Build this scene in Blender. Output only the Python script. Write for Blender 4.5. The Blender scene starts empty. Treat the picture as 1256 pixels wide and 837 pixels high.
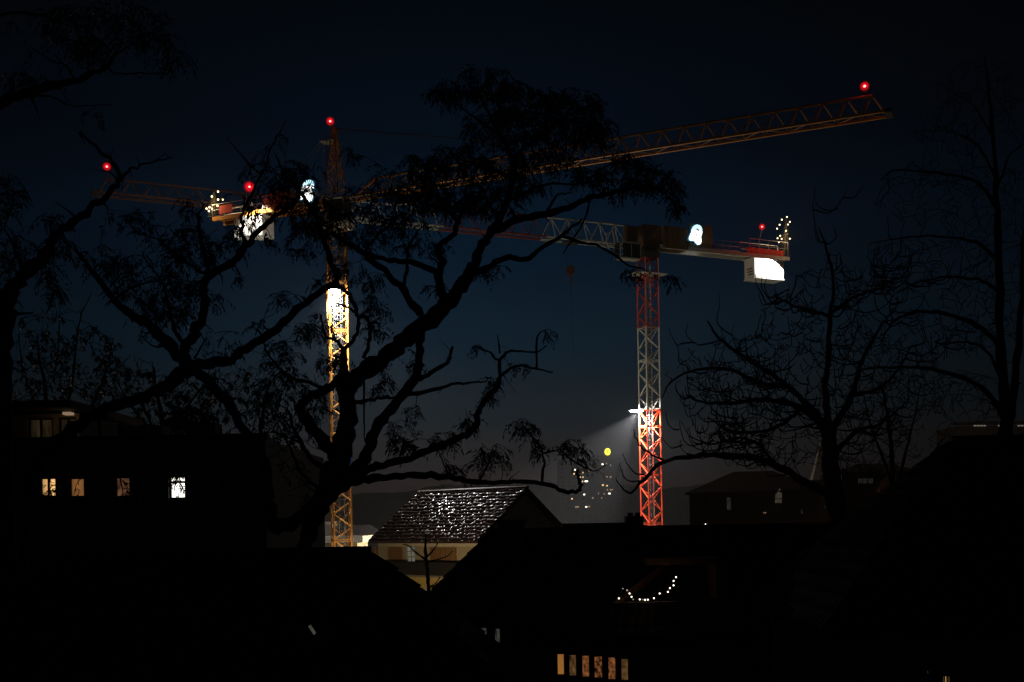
import bpy, math, random
import numpy as np
from mathutils import Vector, Matrix, Quaternion

random.seed(7)
rng = np.random.default_rng(7)
S = bpy.context.scene
COL = S.collection

# ------------------------------------------------------------------ camera
F = 1400.0                      # focal length in photograph pixels (1256 wide)
CZ = 9.0                        # the photographer stands at a second-floor window
HOR = 640.0                     # horizon row
ROLL = math.radians(-1.05)
cam_d = bpy.data.cameras.new("camera")
cam = bpy.data.objects.new("camera", cam_d)
COL.objects.link(cam)
cam_d.sensor_width = 36.0
cam_d.lens = F / 1256 * 36
cam_d.shift_y = (HOR - 418.5) / 1256
cam_d.clip_start = 0.1
cam_d.clip_end = 9000
cam.matrix_world = (Matrix.Translation((0, 0, CZ)) @ Matrix.Rotation(math.pi / 2, 4, 'X')
                    @ Matrix.Rotation(ROLL, 4, 'Z'))
S.camera = cam
CR, SR = math.cos(ROLL), math.sin(ROLL)


def at(px, py, d):
    """world point seen at photograph pixel (px, py) at depth d metres"""
    u = (px - 628) / F
    v = (HOR - py) / F
    return Vector((d * (u * CR - v * SR), d, CZ + d * (u * SR + v * CR)))


def at_z(px, py, z):
    u = (px - 628) / F
    v = (HOR - py) / F
    return at(px, py, (z - CZ) / (u * SR + v * CR))


# ------------------------------------------------------------------ world: clear dusk sky, last glow ahead
S.render.engine = 'CYCLES'
S.cycles.volume_bounces = 0
S.cycles.max_bounces = 6
S.cycles.diffuse_bounces = 2
S.cycles.transparent_max_bounces = 12
S.cycles.sample_clamp_indirect = 1.0
S.cycles.use_denoising = True
S.view_settings.view_transform = 'Standard'
S.view_settings.look = 'None'
S.view_settings.exposure = 0.0
S.view_settings.gamma = 1.0

W = bpy.data.worlds.new("World")
S.world = W
W.use_nodes = True
nt = W.node_tree
nt.nodes.clear()


def N(t, typ, **kw):
    n = t.nodes.new(typ)
    for k, v in kw.items():
        setattr(n, k, v)
    return n


def M_(t, op, a, b=None):
    n = N(t, 'ShaderNodeMath', operation=op)
    for i, q in enumerate((a, b)):
        if q is None:
            continue
        if isinstance(q, (int, float)):
            n.inputs[i].default_value = q
        else:
            t.links.new(q, n.inputs[i])
    return n.outputs[0]


tc = N(nt, 'ShaderNodeTexCoord')
sx = N(nt, 'ShaderNodeSeparateXYZ')
nt.links.new(tc.outputs['Generated'], sx.inputs[0])
ramp = N(nt, 'ShaderNodeValToRGB')
ramp.color_ramp.interpolation = 'EASE'
SKY = [(0.0, (.0180, .0118, .0112)), (.030, (.0200, .0142, .0140)), (.057, (.0155, .0152, .0172)), (.100, (.0078, .0138, .0192)),
       (.155, (.0032, .0128, .0240)), (.236, (.0010, .0077, .0186)), (.33, (.0004, .0032, .0082)),
       (.42, (.0004, .0019, .0038)), (1.0, (.0004, .0011, .0022))]
els = ramp.color_ramp.elements
els[0].position, els[0].color = SKY[0][0], (*SKY[0][1], 1)
els[1].position, els[1].color = SKY[-1][0], (*SKY[-1][1], 1)
for p, c in SKY[1:-1]:
    e = els.new(p)
    e.color = (*c, 1)
nt.links.new(sx.outputs['Z'], ramp.inputs[0])
az = M_(nt, 'ARCTAN2', sx.outputs['X'], sx.outputs['Y'])
az = M_(nt, 'ADD', az, 0.05)
az = M_(nt, 'DIVIDE', az, 0.31)
az = M_(nt, 'MULTIPLY', az, az)
az = M_(nt, 'EXPONENT', M_(nt, 'MULTIPLY', az, -1.0))
az = M_(nt, 'ADD', M_(nt, 'MULTIPLY', az, 0.80), 0.20)
bg = N(nt, 'ShaderNodeBackground')
out = N(nt, 'ShaderNodeOutputWorld')
nt.links.new(ramp.outputs[0], bg.inputs['Color'])
nt.links.new(az, bg.inputs['Strength'])
nt.links.new(bg.outputs[0], out.inputs['Surface'])

# ------------------------------------------------------------------ materials
MATS = {}


def mat(name, col, rough=.6, metal=0.0, var=.25, scale=3.0, bump=0.0, spec=.5):
    if name in MATS:
        return MATS[name]
    m = bpy.data.materials.new(name)
    m.use_nodes = True
    t = m.node_tree
    b = t.nodes['Principled BSDF']
    b.inputs['Roughness'].default_value = rough
    b.inputs['Metallic'].default_value = metal
    b.inputs['Specular IOR Level'].default_value = spec
    co = N(t, 'ShaderNodeTexCoord')
    no = N(t, 'ShaderNodeTexNoise')
    no.inputs['Scale'].default_value = scale
    no.inputs['Detail'].default_value = 5
    t.links.new(co.outputs['Object'], no.inputs['Vector'])
    mx = N(t, 'ShaderNodeMix', data_type='RGBA')
    mx.inputs[6].default_value = (*[c * (1 - var) for c in col], 1)
    mx.inputs[7].default_value = (*[min(1, c * (1 + var)) for c in col], 1)
    t.links.new(no.outputs['Fac'], mx.inputs[0])
    t.links.new(mx.outputs[2], b.inputs['Base Color'])
    if bump:
        bp = N(t, 'ShaderNodeBump')
        bp.inputs['Strength'].default_value = bump
        bp.inputs['Distance'].default_value = .03
        t.links.new(no.outputs['Fac'], bp.inputs['Height'])
        t.links.new(bp.outputs[0], b.inputs['Normal'])
    MATS[name] = m
    return m


def glow(name, col, strength, sample=False, var=0.0, scale=(6, 6, 1.5)):
    """something that gives off light: a lamp, a lit window, a backlit sign"""
    if name in MATS:
        return MATS[name]
    m = bpy.data.materials.new(name)
    m.use_nodes = True
    t = m.node_tree
    t.nodes.clear()
    o = N(t, 'ShaderNodeOutputMaterial')
    e = N(t, 'ShaderNodeEmission')
    e.inputs['Color'].default_value = (*col, 1)
    e.inputs['Strength'].default_value = strength
    if var:
        co = N(t, 'ShaderNodeTexCoord')
        mp = N(t, 'ShaderNodeMapping')
        mp.inputs['Scale'].default_value = scale
        t.links.new(co.outputs['Object'], mp.inputs[0])
        no = N(t, 'ShaderNodeTexNoise')
        no.inputs['Detail'].default_value = 3
        no.inputs['Scale'].default_value = 1.0
        t.links.new(mp.outputs[0], no.inputs['Vector'])
        mr = N(t, 'ShaderNodeMapRange')
        mr.inputs[1].default_value = .32
        mr.inputs[2].default_value = .68
        mr.inputs[3].default_value = strength * (1 - var)
        mr.inputs[4].default_value = strength * (1 + var)
        t.links.new(no.outputs['Fac'], mr.inputs[0])
        t.links.new(mr.outputs[0], e.inputs['Strength'])
    t.links.new(e.outputs[0], o.inputs['Surface'])
    m.cycles.emission_sampling = 'AUTO' if sample else 'NONE'
    MATS[name] = m
    return m


def lens(name, col, strength):
    """tinted clear plastic beacon cover, glowing from the lamp inside"""
    m = bpy.data.materials.new(name)
    m.use_nodes = True
    t = m.node_tree
    t.nodes.clear()
    o = N(t, 'ShaderNodeOutputMaterial')
    e = N(t, 'ShaderNodeEmission')
    e.inputs['Color'].default_value = (*col, 1)
    lw = N(t, 'ShaderNodeLayerWeight')
    lw.inputs[0].default_value = .5
    inv = M_(t, 'SUBTRACT', 1.0, lw.outputs['Facing'])
    t.links.new(M_(t, 'MULTIPLY', M_(t, 'POWER', inv, 4.5), strength), e.inputs['Strength'])
    tr = N(t, 'ShaderNodeBsdfTransparent')
    tr.inputs['Color'].default_value = (1, .82, .82, 1)
    a = N(t, 'ShaderNodeAddShader')
    t.links.new(e.outputs[0], a.inputs[0])
    t.links.new(tr.outputs[0], a.inputs[1])
    t.links.new(a.outputs[0], o.inputs['Surface'])
    m.cycles.emission_sampling = 'NONE'
    MATS[name] = m
    return m


BARK = mat('bark', (.045, .035, .028), .9, var=.5, scale=9, bump=.6)
BARK2 = mat('grey_bark', (.05, .045, .04), .9, var=.5, scale=9, bump=.6)
LEAF = mat('leaf', (.035, .045, .018), .6, var=.4, scale=2)
ORANGE = mat('orange_paint', (.62, .27, .045), .6, var=.22, scale=1.7, spec=.25)
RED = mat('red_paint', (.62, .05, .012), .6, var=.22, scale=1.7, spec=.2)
DULLRED = mat('dimmed_red_paint', (.07, .035, .028), .7, var=.3, scale=1.7, spec=.2)  # red paint darkened for the faint light on the jib's far end
MIDRED = mat('darker_red_paint', (.26, .055, .03), .7, var=.3, scale=1.7, spec=.2)  # darker red for part of the jib and one ballast stripe
WHITE = mat('white_paint', (.58, .57, .51), .5, var=.18, scale=1.7)
STEEL = mat('galvanised_steel', (.30, .30, .29), .45, .6, var=.25, scale=4)
DARKSTEEL = mat('dark_steel', (.06, .055, .05), .5, .4, var=.3, scale=4)
CONC = mat('pale_concrete', (.62, .61, .58), .85, var=.12, scale=2.2, bump=.3)
BROWNBOX = mat('brown_sheet_metal', (.20, .12, .06), .5, var=.3, scale=1.4)
CABGREY = mat('cab_grey', (.38, .37, .33), .5, var=.15)
BLUE = mat('blue_tarpaulin', (.02, .10, .42), .5, var=.3, scale=5)
GLASS = mat('dark_window_glass', (.012, .014, .016), .06, var=.1)
GROUND = mat('dark_ground', (.04, .045, .03), .95, var=.4, scale=.2)
ASPH = mat('asphalt', (.05, .05, .052), .85, var=.25, scale=2, bump=.3)
HILL = mat('wooded_hill', (.035, .045, .03), .95, var=.4, scale=.02)
RENDER_D = mat('grey_render', (.20, .19, .17), .9, var=.2, scale=1.5, bump=.25)
RENDER_L = mat('cream_render', (.52, .46, .33), .9, var=.15, scale=1.2, bump=.25)
RENDER_Y = mat('yellow_render', (.60, .45, .16), .9, var=.15, scale=1.2, bump=.25)
RENDER_R = mat('brick_render', (.32, .14, .09), .9, var=.25, scale=3, bump=.3)
WOOD = mat('brown_cladding', (.30, .17, .08), .7, var=.35, scale=(2.5), bump=.3)
TILE = mat('clay_roof_tile', (.04, .02, .016), .25, var=.45, scale=5, bump=.2, spec=.6)
TILE_D = mat('dark_roof_tile', (.05, .04, .036), .75, var=.4, scale=5, bump=.2, spec=.2)
DARKBRICK = mat('dark_brick', (.06, .045, .04), .9, var=.3, scale=3, bump=.3)
FRAME = mat('white_window_frame', (.55, .54, .5), .5, var=.08)
FRAME_D = mat('dark_window_frame', (.05, .045, .04), .5, var=.2)
FELT = mat('roof_felt', (.05, .05, .05), .9, var=.3)
FIR = mat('fir_needles', (.10, .09, .035), .8, var=.4, scale=8)
WIRE = mat('black_cable', (.02, .02, .02), .6)

# ------------------------------------------------------------------ object helpers
WPOS = {}                      # world origin of every root / part, so that parts keep local coordinates


def tag(o, label=None, cat=None, group=None, kind=None):
    if label:
        o['label'] = label
    if cat:
        o['category'] = cat
    if group:
        o['group'] = group
    if kind:
        o['kind'] = kind
    return o


def empty(name, loc, label=None, cat=None, group=None):
    o = bpy.data.objects.new(name, None)
    o.empty_display_size = .5
    COL.objects.link(o)
    o.location = loc
    WPOS[o.name] = Vector(loc)
    return tag(o, label, cat, group)


class MB:
    """collects vertices and faces in world coordinates"""

    def __init__(self):
        self.v, self.f = [], []

    def add(self, vs, fs):
        n = len(self.v)
        self.v.extend(Vector(q) for q in vs)
        self.f.extend(tuple(i + n for i in f) for f in fs)
        return self

    def box(self, c, s, rot=0.0, fr=None):
        c = Vector(c)
        hx, hy, hz = s[0] / 2, s[1] / 2, s[2] / 2
        vs = []
        for x in (-hx, hx):
            for y in (-hy, hy):
                for z in (-hz, hz):
                    p = Vector((x, y, z))
                    if fr is not None:
                        p = fr.w(c.x + p.x, c.y + p.y, c.z + p.z)
                    else:
                        p = Matrix.Rotation(rot, 3, 'Z') @ p + c
                    vs.append(p)
        return self.add(vs, [(0, 1, 3, 2), (4, 6, 7, 5), (0, 4, 5, 1), (2, 3, 7, 6), (0, 2, 6, 4), (1, 5, 7, 3)])

    def bar(self, a, b, r, n=4, r2=None):
        a, b = Vector(a), Vector(b)
        d = (b - a)
        if d.length < 1e-5:
            return self
        q = d.to_track_quat('Z', 'Y').to_matrix()
        r2 = r if r2 is None else r2
        vs = []
        for p, rr in ((a, r), (b, r2)):
            for k in range(n):
                t = 2 * math.pi * (k + .5) / n
                vs.append(p + q @ Vector((rr * math.cos(t), rr * math.sin(t), 0)))
        fs = [(k, (k + 1) % n, n + (k + 1) % n, n + k) for k in range(n)]
        fs += [tuple(range(n - 1, -1, -1)), tuple(range(n, 2 * n))]
        return self.add(vs, fs)

    def tube(self, pts, rad, n=7):
        pts = [Vector(p) for p in pts]
        m = len(pts)
        T = []
        for i in range(m):
            T.append((pts[min(i + 1, m - 1)] - pts[max(i - 1, 0)]).normalized())
        ref = Vector((0, 1, 0)) if abs(T[0].y) < .9 else Vector((1, 0, 0))
        u = T[0].cross(ref).normalized()
        vs, fs = [], []
        for i in range(m):
            u = (u - T[i] * u.dot(T[i])).normalized()
            w = T[i].cross(u)
            for k in range(n):
                a = 2 * math.pi * k / n
                vs.append(pts[i] + (u * math.cos(a) + w * math.sin(a)) * rad[i])
        for i in range(m - 1):
            for k in range(n):
                k2 = (k + 1) % n
                fs.append((i * n + k, i * n + k2, (i + 1) * n + k2, (i + 1) * n + k))
        fs.append(tuple(range(n - 1, -1, -1)))
        fs.append(tuple((m - 1) * n + k for k in range(n)))
        return self.add(vs, fs)

    def ball(self, c, r, n=10, m=6, sz=1.0, z0=-1.0):
        c = Vector(c)
        vs, fs = [], []
        for i in range(m + 1):
            ph = math.asin(max(-1, min(1, z0 + (1 - z0) * 0))) * (1 - i / m) + (math.pi / 2) * (i / m)
            for k in range(n):
                t = 2 * math.pi * k / n
                vs.append(c + Vector((r * math.cos(ph) * math.cos(t), r * math.cos(ph) * math.sin(t), r * sz * math.sin(ph))))
        for i in range(m):
            for k in range(n):
                k2 = (k + 1) % n
                fs.append((i * n + k, i * n + k2, (i + 1) * n + k2, (i + 1) * n + k))
        return self.add(vs, fs)

    def build(self, name, m, parent=None, smooth=False):
        o0 = WPOS[parent.name] if parent is not None else None
        if o0 is None:
            c = sum(self.v, Vector()) / max(1, len(self.v))
            o0 = Vector((c.x, c.y, min(p.z for p in self.v)))
        me = bpy.data.meshes.new(name)
        me.from_pydata([tuple(p - o0) for p in self.v], [], self.f)
        me.update()
        if smooth:
            me.polygons.foreach_set('use_smooth', [True] * len(me.polygons))
        me.materials.append(m)
        o = bpy.data.objects.new(name, me)
        COL.objects.link(o)
        if parent is not None:
            o.parent = parent
            WPOS[o.name] = o0
        else:
            o.location = o0
            WPOS[o.name] = o0
        return o


UNIT = {}


def strut(name, parent, a, b, r, m):
    """one lattice bar; alike bars share one unit mesh"""
    a, b = Vector(a), Vector(b)
    key = (name, m.name, round(r, 3))
    if key not in UNIT:
        mb = MB().bar((0, 0, 0), (0, 0, 1), r, 5)
        me = bpy.data.meshes.new(name)
        me.from_pydata([tuple(p) for p in mb.v], [], mb.f)
        me.materials.append(m)
        UNIT[key] = me
    o = bpy.data.objects.new(name, UNIT[key])
    COL.objects.link(o)
    o.parent = parent
    d = b - a
    o.location = a - WPOS[parent.name]
    o.rotation_mode = 'QUATERNION'
    o.rotation_quaternion = d.to_track_quat('Z', 'Y')
    o.scale = (1, 1, d.length)
    WPOS[o.name] = a
    return o


class Frame:
    """house coordinates: u along the front (to the right seen from the front), v out of the front, z up"""

    def __init__(self, origin, ang=0.0):
        self.o = Vector(origin)
        self.u = Vector((math.cos(ang), math.sin(ang), 0))
        self.v = Vector((math.sin(ang), -math.cos(ang), 0))

    def w(self, u, v, z):
        return self.o + self.u * u + self.v * v + Vector((0, 0, z))

    def uv(self, p):
        d = Vector(p) - self.o
        return d.dot(self.u), d.dot(self.v)


def lamp(name, kind, loc, power, col, parent=None, aim=None, size=None, blend=.3, radius=.15):
    l = bpy.data.lights.new(name, kind)
    l.energy = power
    l.color = col
    l.shadow_soft_size = radius
    if kind == 'SPOT':
        l.spot_size = math.radians(size)
        l.spot_blend = blend
    o = bpy.data.objects.new(name, l)
    COL.objects.link(o)
    if parent is not None:
        o.parent = parent
        o.location = Vector(loc) - WPOS[parent.name]
    else:
        o.location = loc
    if aim is not None:
        o.rotation_mode = 'QUATERNION'
        o.rotation_quaternion = (-Vector(aim)).to_track_quat('Z', 'Y')
    return o


# ------------------------------------------------------------------ the setting: ground, street, hills, haze
g = MB().add([(-2600, -200, 0), (2600, -200, 0), (2600, 3000, 0), (-2600, 3000, 0)], [(0, 1, 2, 3)]).build('ground', GROUND)
tag(g, kind='structure')
r_ = MB().add([(-60, 52, .004), (40, 60, .004), (40, 66, .004), (-60, 58, .004)], [(0, 1, 2, 3)]).build('street', ASPH)
tag(r_, kind='structure')
hv, hf = [], []
nx, ny = 340, 10
for j in range(ny):
    t = j / (ny - 1)
    for i in range(nx):
        x = -1500 + 3000 * i / (nx - 1)
        prof = 52 + 9 * math.sin(x * .004 + 1.0) + 5 * math.sin(x * .011 + 2) + 2.2 * math.sin(x * .05) + x * .006
        h = prof * math.sin(t * math.pi / 2) ** 1.2
        h += (rng.random() - .5) * 3.0 * (0.3 + t)
        hv.append((x, 1350 + 300 * t + 40 * math.sin(x * .006), h - .5 if j else -.5))
for j in range(ny - 1):
    for i in range(nx - 1):
        a = j * nx + i
        hf.append((a, a + 1, a + nx + 1, a + nx))
# back of the hills
base = len(hv)
for i in range(nx):
    x = -1500 + 3000 * i / (nx - 1)
    hv.append((x, 2100, -.5))
for i in range(nx - 1):
    hf.append(((ny - 1) * nx + i, (ny - 1) * nx + i + 1, base + i + 1, base + i))
tag(MB().add(hv, hf).build('hills', HILL), kind='structure')

hz = MB().box((0, 1350, 34), (5300, 3400, 70)).build('haze', mat('haze_dummy', (.5, .5, .5)))
hm = bpy.data.materials.new('haze')
hm.use_nodes = True
hm.node_tree.nodes.clear()
ho = N(hm.node_tree, 'ShaderNodeOutputMaterial')
pv = N(hm.node_tree, 'ShaderNodeVolumePrincipled')
HAZE = 0.0003
pv.inputs['Density'].default_value = HAZE
pv.inputs['Color'].default_value = (.86, .86, .9, 1)
hm.node_tree.links.new(pv.outputs[0], ho.inputs['Volume'])
hz.data.materials.clear()
hz.data.materials.append(hm)
tag(hz, kind='stuff')


# ------------------------------------------------------------------ trees
def smooth(pts, wid, sub=4, jit=0.0):
    """Catmull-Rom through 3-D points"""
    P = [np.array(p, float) for p in pts]
    P = [2 * P[0] - P[1]] + P + [2 * P[-1] - P[-2]]
    o, r = [], []
    for i in range(1, len(P) - 2):
        for k in range(sub):
            t = k / sub
            p0, p1, p2, p3 = P[i - 1:i + 3]
            q = .5 * ((2 * p1) + (-p0 + p2) * t + (2 * p0 - 5 * p1 + 4 * p2 - p3) * t * t + (-p0 + 3 * p1 - 3 * p2 + p3) * t ** 3)
            w = wid[i - 1] * (1 - t) + wid[i] * t
            if jit and (i > 1 or k > 0):
                q = q + rng.normal(0, jit, 3) * min(1, w * 2 + .3)
            o.append(q)
            r.append(w / 2)
    o.append(P[-2])
    r.append(wid[-1] / 2)
    return o, r


class Tree:
    def __init__(self, name, base, depth, label, cat='tree', group=None, bark=BARK, spread=1.2):
        self.root = empty(name, base, label, cat, group)
        self.d = depth
        self.bark = bark
        self.spread = spread
        self.px = []          # (px, py, depth offset)
        self.nodes = []       # 3-D skeleton nodes
        self.nrad = []
        self.twv = MB()
        self.leaves = []

    def limb(self, pts, w0, w1=None, part='branch', dz=None, d0=None, power=1.0):
        """pts: traced pixels; w0, w1 widths in pixels (or a list)"""
        n = len(pts)
        ws = w0 if isinstance(w0, (list, tuple)) else [w0 + (w1 - w0) * (i / (n - 1)) ** power for i in range(n)]
        L = [0.0]
        for i in range(1, n):
            L.append(L[-1] + math.hypot(pts[i][0] - pts[i - 1][0], pts[i][1] - pts[i - 1][1]))
        tot = L[-1]
        if d0 is None:
            if self.px:
                q = min(self.px, key=lambda a: (a[0] - pts[0][0]) ** 2 + (a[1] - pts[0][1]) ** 2)
                d0 = q[2]
            else:
                d0 = 0.0
        if dz is None:
            dz = random.uniform(-1, 1) * self.spread * min(1.6, tot / 140)
        P3, W3 = [], []
        for p, w, l in zip(pts, ws, L):
            off = d0 + dz * (l / tot)
            d = self.d + off
            P3.append(at(p[0], p[1], d))
            W3.append(max(w, .5) * d / F)
            self.px.append((p[0], p[1], off))
        sp, sr = smooth(P3, W3, 5, .026 if W3[0] > .05 else .014)
        rr = [a * (1 + random.uniform(-.12, .12) + .08 * math.sin(i * 1.7 + len(self.px))) for i, a in enumerate(sr)]
        MB().tube(sp, rr, 8 if W3[0] > .1 else 6).build(part, self.bark, self.root, True)
        # intermediate pixels for the depth look-up
        for i in range(n - 1):
            for k in (1, 2, 3):
                t = k / 4
                self.px.append((pts[i][0] * (1 - t) + pts[i + 1][0] * t, pts[i][1] * (1 - t) + pts[i + 1][1] * t,
                                d0 + dz * (L[i] * (1 - t) + L[i + 1] * t) / tot))
        for i in range(2, len(sp) - 1, 3):      # short dead spurs and knots
            if random.random() < .5 and rr[i] < .2:
                dv = rng.normal(0, 1, 3)
                dv /= np.linalg.norm(dv)
                L1 = random.uniform(.05, .17)
                e1 = np.array(sp[i]) + dv * L1
                e2 = e1 + (dv + rng.normal(0, .6, 3)) * L1 * .7
                self.twv.tube([sp[i], e1, e2], [max(.006, rr[i] * .35), max(.005, rr[i] * .2), .004], 4)
        self.nodes.extend(np.array(q) for q in sp)
        self.nrad.extend(rr)

    def grow(self, zones, leafy=1.0, r_end=.004, maxlen=1.6, droop=0.0, curl=0.0, seg=4, dsig=.45, wob=.10):
        """twigs towards scattered points of each zone, each from the nearest wood; leaves near their ends"""
        tg = []
        for z in zones:
            cx, cy, rx, ry, n = z[:5]
            lf = z[5] if len(z) > 5 else leafy
            for _ in range(n):
                a, b = random.uniform(0, 2 * math.pi), math.sqrt(random.random())
                x, y = cx + rx * b * math.cos(a), cy + ry * b * math.sin(a)
                q = min(self.px, key=lambda p: (p[0] - x) ** 2 + (p[1] - y) ** 2)
                tg.append((np.array(at(x, y, self.d + q[2] + random.gauss(0, dsig))), lf))
        if not tg:
            return
        X = np.array([t[0] for t in tg])
        nd = np.array(self.nodes)
        nr = np.array(self.nrad)
        dist = np.array([np.min(np.linalg.norm(nd - x, axis=1)) for x in X])
        for i in np.argsort(dist):
            x = X[i]
            dd = np.linalg.norm(nd - x, axis=1)
            # keep to wood that can carry the twig, prefer approach from inside
            k = int(np.argmin(dd + (nr < .0035) * .5))
            a = nd[k]
            L = dd[k]
            if L < .03:
                continue
            r0 = min(nr[k] * .8, .006 + .010 * L)
            r0 = max(r0, r_end)
            pts, rad = [], []
            side = rng.normal(0, 1, 3)
            side /= np.linalg.norm(side)
            ns = max(3, min(9, int(seg * max(1, L / .5))))
            for j in range(ns + 1):
                t = j / ns
                p = a * (1 - t) + x * t
                p = p + side * (math.sin(math.pi * t) * L * wob)
                p[2] += curl * L * (t * t - t) + droop * L * math.sin(math.pi * t)
                if 0 < j < ns:
                    p = p + rng.normal(0, .018 * min(1, L), 3)
                pts.append(p)
                rad.append(r0 * (1 - t) + r_end * t)
            self.twv.tube(pts, rad, 4)
            nd = np.vstack([nd, pts[1:]])
            nr = np.concatenate([nr, rad[1:]])
            lf = tg[i][1]
            if lf > 0:
                n = int(lf) + (random.random() < lf % 1)
                for _ in range(n):
                    t = random.uniform(.35, 1)
                    j = min(ns, max(1, int(t * ns)))
                    self.leaves.append((pts[j], pts[j] - pts[j - 1]))
        self.nodes = list(nd)
        self.nrad = list(nr)

    def finish(self, llen=(.10, .16), lw=(.028, .04), pairs=(3, 5)):
        if self.twv.v:
            o = self.twv.build('twigs', self.bark, self.root)
            tag(o, kind='stuff')
        if self.leaves:
            V, Fc = [], []
            for p, dr in self.leaves:
                h = np.array([rng.normal(), rng.normal(), 0.0])
                h = h / (np.linalg.norm(h) + 1e-6) + .5 * dr / (np.linalg.norm(dr) + 1e-6)
                h /= np.linalg.norm(h)
                ln = random.uniform(.13, .26)
                c = np.array(p)
                d = h * .8 + np.array([0, 0, random.uniform(-.2, .4)])
                m = random.randint(*pairs)
                sidev = np.cross(h, [0, 0, 1.0])
                for i in range(m + 1):
                    d = d + np.array([0, 0, -.30])
                    d /= np.linalg.norm(d)
                    c = c + d * ln / m
                    for s in ((-1, 1) if i < m else (0,)):
                        ll = random.uniform(*llen)
                        w = random.uniform(*lw)
                        e = d * .45 + sidev * s * .7 + np.array([0, 0, -random.uniform(.1, .85)]) + rng.normal(0, .15, 3)
                        e /= np.linalg.norm(e)
                        f = np.cross(e, rng.normal(0, 1, 3))
                        f /= np.linalg.norm(f) + 1e-6
                        b = len(V)
                        mid = c + e * ll * .45
                        V += [c, mid + f * w / 2, c + e * ll, mid - f * w / 2]
                        Fc.append((b, b + 1, b + 2, b + 3))
            o0 = np.array(WPOS[self.root.name])
            me = bpy.data.meshes.new('foliage')
            me.from_pydata([tuple(v - o0) for v in V], [], Fc)
            me.materials.append(LEAF)
            o = bpy.data.objects.new('foliage', me)
            COL.objects.link(o)
            o.parent = self.root
            tag(o, kind='stuff')


def ground_under(px, py, d):
    p = at(px, py, d)
    return Vector((p.x, p.y, 0))


# --- the big tree in the middle
D = 22.0
T = Tree('leafy_tree', ground_under(372, 680, D), D, 'big dark leafy tree in the middle, its forked trunk before the orange crane')
gb = HOR + 9.0 * F / D
T.limb([(352, gb), (356, 1000), (362, 800), (368, 700), (373, 671), (386, 636), (400, 604), (413, 571), (422, 543), (426, 515), (424, 478), (422, 450), (420, 425)],
       [34, 26, 22, 19, 18, 22, 28, 30, 25, 22, 18, 11, 6], part='trunk', dz=.2, d0=0)
T.limb([(424, 480), (439, 462), (471, 437), (504, 409), (536, 385), (561, 357), (578, 332), (587, 309), (601, 287), (612, 268), (624, 240), (629, 200), (615, 169), (600, 140), (586, 112)],
       [20, 21, 21, 21, 20, 17, 14, 12, 11, 10, 8, 7, 5, 4, 2], dz=.8)
T.limb([(410, 560), (406, 551), (388, 532), (374, 512), (368, 498), (382, 486), (402, 477), (420, 464)], [16, 16, 15, 14, 12, 11, 11, 10], dz=-.5)
T.limb([(416, 590), (430, 582), (451, 555), (463, 523), (483, 498), (507, 467), (514, 437), (518, 405), (530, 388)], [20, 17, 15, 14, 13, 12, 10, 9, 8], dz=.4)
T.limb([(418, 592), (440, 581), (463, 572), (504, 561), (536, 549), (560, 538), (577, 530), (586, 519), (588, 503), (600, 486), (612, 471), (613, 442)],
       [14, 12, 10, 9, 9, 9, 8, 8, 7, 6, 6, 4], dz=-.8)
T.limb([(405, 603), (425, 594), (445, 588), (480, 585), (514, 582), (552, 586), (578, 591), (623, 591), (664, 592), (692, 602), (712, 601), (709, 586), (708, 576)],
       [18, 14, 11, 9, 9, 8, 7, 6, 6, 5, 5, 4, 3], dz=-1.0)
T.limb([(392, 618), (366, 636), (341, 646), (331, 622), (327, 586), (320, 556), (300, 530), (282, 500), (262, 474), (240, 455)],
       [20, 18, 18, 15, 13, 12, 11, 11, 12, 13], dz=.3)
T.limb([(613, 442), (623, 432), (635, 431), (656, 432), (671, 424)], 4, 1.5)
T.limb([(613, 445), (603, 434), (586, 427), (579, 427)], 3.5, 1.5)
T.limb([(613, 434), (610, 410)], 2.5, 1)
T.limb([(614, 462), (622, 455), (635, 449), (652, 451), (678, 457)], 4.5, 2)
T.limb([(658, 452), (659, 414), (668, 405)], 3, 1.2)
T.limb([(514, 466), (530, 456), (549, 445), (552, 434), (554, 425)], [6, 5.5, 5, 4, 3.5])
T.limb([(500, 484), (529, 480), (554, 472), (577, 470), (597, 468)], 6, 1.5)
T.limb([(432, 494), (451, 492), (466, 489), (487, 487)], 6, 3)
T.limb([(447, 462), (446, 500), (448, 543)], 3, 1.5)
T.limb([(665, 592), (665, 552), (646, 529), (639, 517)], 3.5, 1.5)
T.limb([(665, 556), (686, 552), (706, 549)], 2.5, 1.2)
T.limb([(687, 553), (709, 569), (729, 578), (744, 570)], 2.5, 1)
T.limb([(588, 590), (600, 566), (609, 552)], 3, 1.2)
T.limb([(552, 585), (545, 570), (537, 552)], 3, 1)
T.limb([(546, 373), (538, 338), (542, 320), (538, 303), (555, 289), (561, 272), (575, 245)], [12, 10, 9, 8, 7, 6, 3])
T.limb([(538, 304), (531, 299)], 4, 2)
T.limb([(582, 335), (600, 328), (620, 316), (645, 318), (668, 302), (695, 285), (714, 268)], [10, 8, 7, 6, 5, 4, 2])
T.limb([(604, 283), (635, 270), (663, 263), (695, 255), (723, 243), (749, 238), (786, 229), (812, 236), (826, 248)], [11, 9, 9, 8, 7, 6, 5, 3, 2])
T.limb([(670, 262), (683, 240), (700, 237)], 4, 1.5)
T.limb([(624, 245), (640, 240), (652, 232), (678, 226), (718, 226), (745, 214)], 5, 1.5)
T.limb([(723, 244), (720, 260), (712, 280), (698, 300), (690, 312)], 3, 1.5)
T.limb([(690, 290), (740, 305), (770, 325), (792, 332)], 4, 1.5)
T.limb([(534, 333), (504, 321), (474, 319), (449, 311), (440, 306)], [8, 7, 6, 6, 5])
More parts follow.
